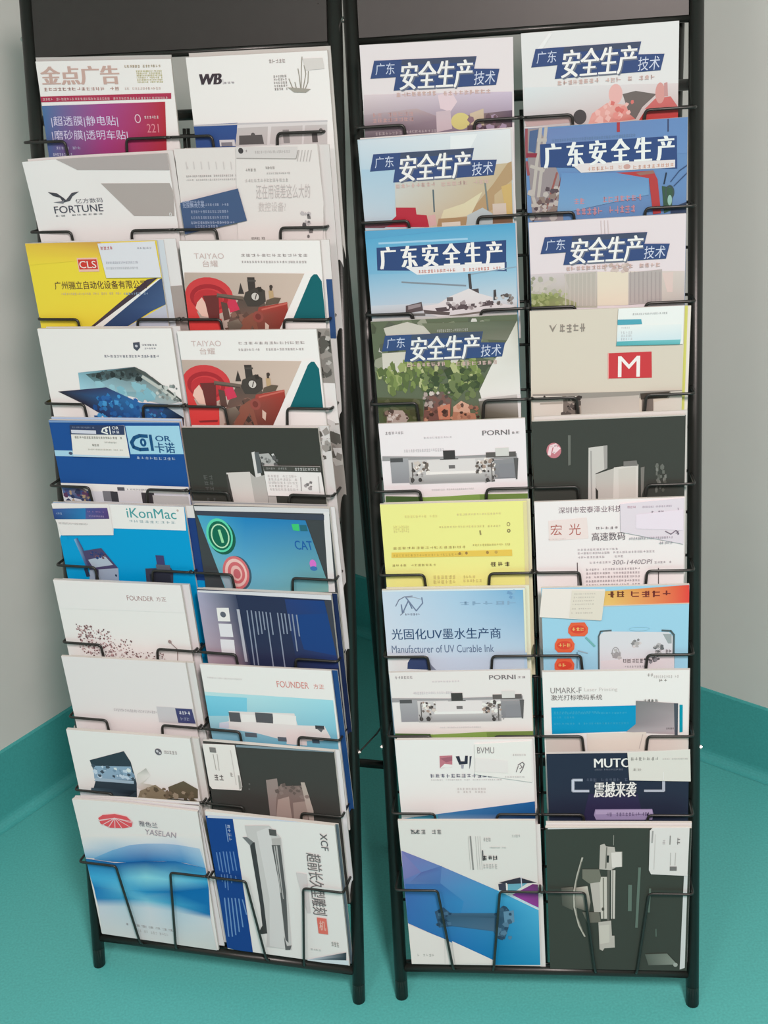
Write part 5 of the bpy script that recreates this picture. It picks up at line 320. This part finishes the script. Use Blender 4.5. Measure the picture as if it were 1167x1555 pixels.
class Sheet:
    """one printed sheet or booklet in its own flat coordinates (x across, y up from its foot, z towards the reader)"""
    def __init__(s, bounds, seed): s.bm = bmesh.new(); s.lay = s.bm.loops.layers.float_color.new('print_ink'); s.b = bounds; s.z = .0004; s.sx = None; s.rnd = random.Random(seed)
    def face(s, pts, cols, z=None, doclip=True):
        if doclip: pts, cols = clip(pts, cols, s.b)
        if len(pts) < 3: return
        vs_ = [s.bm.verts.new((p[0], p[1], s.z if z is None else z)) for p in pts]
        try: f = s.bm.faces.new(vs_)
        except ValueError: return
        f.normal_update()
        if f.normal.z < 0: f.normal_flip()
        for l in f.loops:
            k = vs_.index(l.vert); l[s.lay] = cols[k]
        return f
    def body(s, outline, T, col, edge):
        n = len(outline); f = s.face(outline, [col]*n, 0, False)
        top = list(f.verts); ring = [v for v in top]; low = [s.bm.verts.new((v.co.x, v.co.y, -T)) for v in ring]
        fs = [s.bm.faces.new(low[::-1])] + [s.bm.faces.new((low[k], low[(k+1) % n], ring[(k+1) % n], ring[k])) for k in range(n)]
        for g in fs:
            for l in g.loops: l[s.lay] = edge
    def art(s, items):
        for it in items: s.z += .00002; s.sx = None; s.item(it)
    def item(s, it):
        k = it[0]; M = 1e-4
        if k == 'P':
            pts = [(it[1][j]*M, it[1][j+1]*M) for j in range(0, len(it[1]), 2)]
            cols = [rgb(it[2][3*j:3*j+3]) for j in range(len(pts))] if len(it[2]) > 3 else [rgb(it[2])]*len(pts)
            s.face(pts, cols)
        elif k == 'E':
            n = 26; pts = [((it[1]+it[3]*math.cos(2*math.pi*j/n))*M, (it[2]+it[4]*math.sin(2*math.pi*j/n))*M) for j in range(n)]; s.face(pts, [rgb(it[5])]*n)
        elif k == 'G':
            n = 22; c = rgb(it[6])
            def pt(j, q_): a = 2*math.pi*j/n; return ((it[1]+(it[3]-q_)*math.cos(a))*M, (it[2]+(it[4]-q_)*math.sin(a))*M)
            for j in range(n): s.face([pt(j, 0), pt(j+1, 0), pt(j+1, it[5]), pt(j, it[5])], [c]*4)
        elif k == 'L':
            P = [Vector((it[1][j]*M, it[1][j+1]*M)) for j in range(0, len(it[1]), 2)]; hw = it[2]*M/2; c = rgb(it[3])
            for a, b in zip(P, P[1:]):
                t = (b-a)
                if t.length < 1e-6: continue
                t.normalize(); n = Vector((-t.y, t.x))*hw; e = t*hw*.4
                s.face([tuple(a-e+n), tuple(b+e+n), tuple(b+e-n), tuple(a-e-n)], [c]*4)
        elif k == 'K':
            x0, y0, x1, y1 = (v*M for v in it[1:5]); n = it[5]; c = rgb(it[6]); cw = (x1-x0)/n
            rows = max(1, round((y1-y0)/(cw*1.25))) if it[7] else 1; ch = (y1-y0)/rows
            for r in range(rows):
                for j in range(n):
                    if s.rnd.random() < .04: continue
                    ax = x0+j*cw+cw*.1; bx = x0+(j+1)*cw-cw*.12; ay = y0+r*ch+ch*.08; by = y0+(r+1)*ch-ch*.1; W, H = bx-ax, by-ay
                    nh = s.rnd.choice((1, 2, 2, 3))
                    for q_ in range(nh):
                        yy = ay + H*(q_+.5)/nh + s.rnd.uniform(-.05, .05)*H; xa = ax+s.rnd.uniform(0, .2)*W; s.face([(xa, yy-H*.07), (bx, yy-H*.07), (bx, yy+H*.07), (xa, yy+H*.07)], [c]*4)
                    s.z += .000004
                    for q_ in range(s.rnd.choice((1, 2, 2))):
                        xx = ax + W*s.rnd.uniform(.12, .88); ya = ay+s.rnd.uniform(0, .3)*H; s.face([(xx-W*.1, ya), (xx+W*.1, ya), (xx+W*.1, by), (xx-W*.1, by)], [c]*4)
                    s.z -= .000004
        elif k == 'N':
            x0, y0, x1, y1 = (v*M for v in it[1:5]); cs = [rgb(c) for c in it[5]]; sz = it[7]*M
            for j in range(it[6]):
                cx, cy = s.rnd.uniform(x0, x1), s.rnd.uniform(y0, y1); c = s.rnd.choice(cs); m = s.rnd.randint(4, 6); a0 = s.rnd.random()*6.28; r = sz*s.rnd.uniform(.35, .75)
                s.z += .000001
                s.face([(cx+r*math.cos(a0+6.283*q_/m)*s.rnd.uniform(.7, 1.2)/it[8]**.5, cy+r*math.sin(a0+6.283*q_/m)*s.rnd.uniform(.7, 1.2)*it[8]**.5) for q_ in range(m)], [c]*m)
        elif k == 'T':
            x0, y0, x1, y1 = (v*M for v in it[2:6]); c = rgb(it[6]); vs_, fs = glyphs(it[1], it[8])
            hb = it[7]*.9*(y1-y0)/(x1-x0) if it[9] != 90 else it[7]*.9*(x1-x0)/(y1-y0)      # heavier strokes: the line printed twice with a small shift
            for f, sx in [(f, q_) for q_ in ((-hb, 0, hb) if hb else (0,)) for f in fs]:
                if sx != s.sx: s.sx = sx; s.z += .000006
                pts = [((vs_[j][0]*(1-2*hb)+hb+sx), vs_[j][1]) for j in f]
                if it[9] == 90: pts = [(x0+v*(x1-x0), y1-u*(y1-y0)) for u, v in pts]
                else: pts = [(x0+u*(x1-x0), y0+v*(y1-y0)) for u, v in pts]
                s.face(pts, [c]*len(pts))
        elif k == 'BAN':
            s.art(BANNER)
    def finish(s, name, m, w, h, bow, curl, z0=0):
        bm = s.bm; y0, y1 = s.b[1], s.b[3]
        for k in range(1, 15):
            y = h*k/15
            if y0 < y < y1: bmesh.ops.bisect_plane(bm, geom=bm.verts[:]+bm.edges[:]+bm.faces[:], plane_co=(0, y, 0), plane_no=(0, 1, 0), dist=1e-7)
        if curl:
            for k in range(1, 9): bmesh.ops.bisect_plane(bm, geom=bm.verts[:]+bm.edges[:]+bm.faces[:], plane_co=(-w/2*k/9, 0, 0), plane_no=(1, 0, 0), dist=1e-7)
        for v in bm.verts:
            t = v.co.y/h; v.co.z += z0 + bow*t*t + (curl*max(0, -v.co.x/(w/2))**2*t*t if curl else 0)
        return link(name, bm, m)
def sheet_matrix(f):
    wh, u, vb, th, phi, d = f
    R = RACK[wh]; base = Matrix.Translation(R.location) @ Matrix.Rotation(R.rotation_euler[2], 4, 'Z')
    o = rp(u, vb, d); e = lambda a, b: rp(u+a, vb+b*math.cos(th), d+b*math.sin(th)) - o
    X = e(math.cos(phi), math.sin(phi)); Y = e(-math.sin(phi), math.cos(phi)); Z = X.cross(Y)
    m = Matrix((X, Y, Z)).transposed().to_4x4(); m.translation = o
    return base @ m
FRONT = {}
for n, s in enumerate(SHEETS):
    w, h = s['w']*1e-4, s['h']*1e-4
    sh = Sheet((-w/2, 0, w/2, h), n)
    c = rgb(s['b']); e = (.62, .60, .56, 1)
    sh.body([(-w/2, 0), (w/2, 0), (w/2, h), (-w/2, h)], s['T'], c, e)
    sh.art(s['i'])
    o = sh.finish(s['n'], M_PR[s['m']], w, h, .003, s['k'])
    o.matrix_world = sheet_matrix(s['f']); tag(o, s['l'], s['c'], s['g']); FRONT[s['l']] = (s, w, h)
for n, s in enumerate(CARDS):
    f, w, h = FRONT[s['on']]; P = [(s['o'][k]*1e-4, s['o'][k+1]*1e-4) for k in range(0, len(s['o']), 2)]
    sh = Sheet((min(p[0] for p in P), min(p[1] for p in P), max(p[0] for p in P), max(p[1] for p in P)), 500+n)
    c = rgb(s['b']); sh.body(P, s['T'], c, c); sh.art(s['i'])
    o = sh.finish(s['n'], M_PR['paper'], w, h, .003, f['k'], .0006 + s['z'] + s['T'])
    o.matrix_world = sheet_matrix(f['f']); tag(o, s['l'], s['c'], s['g'])
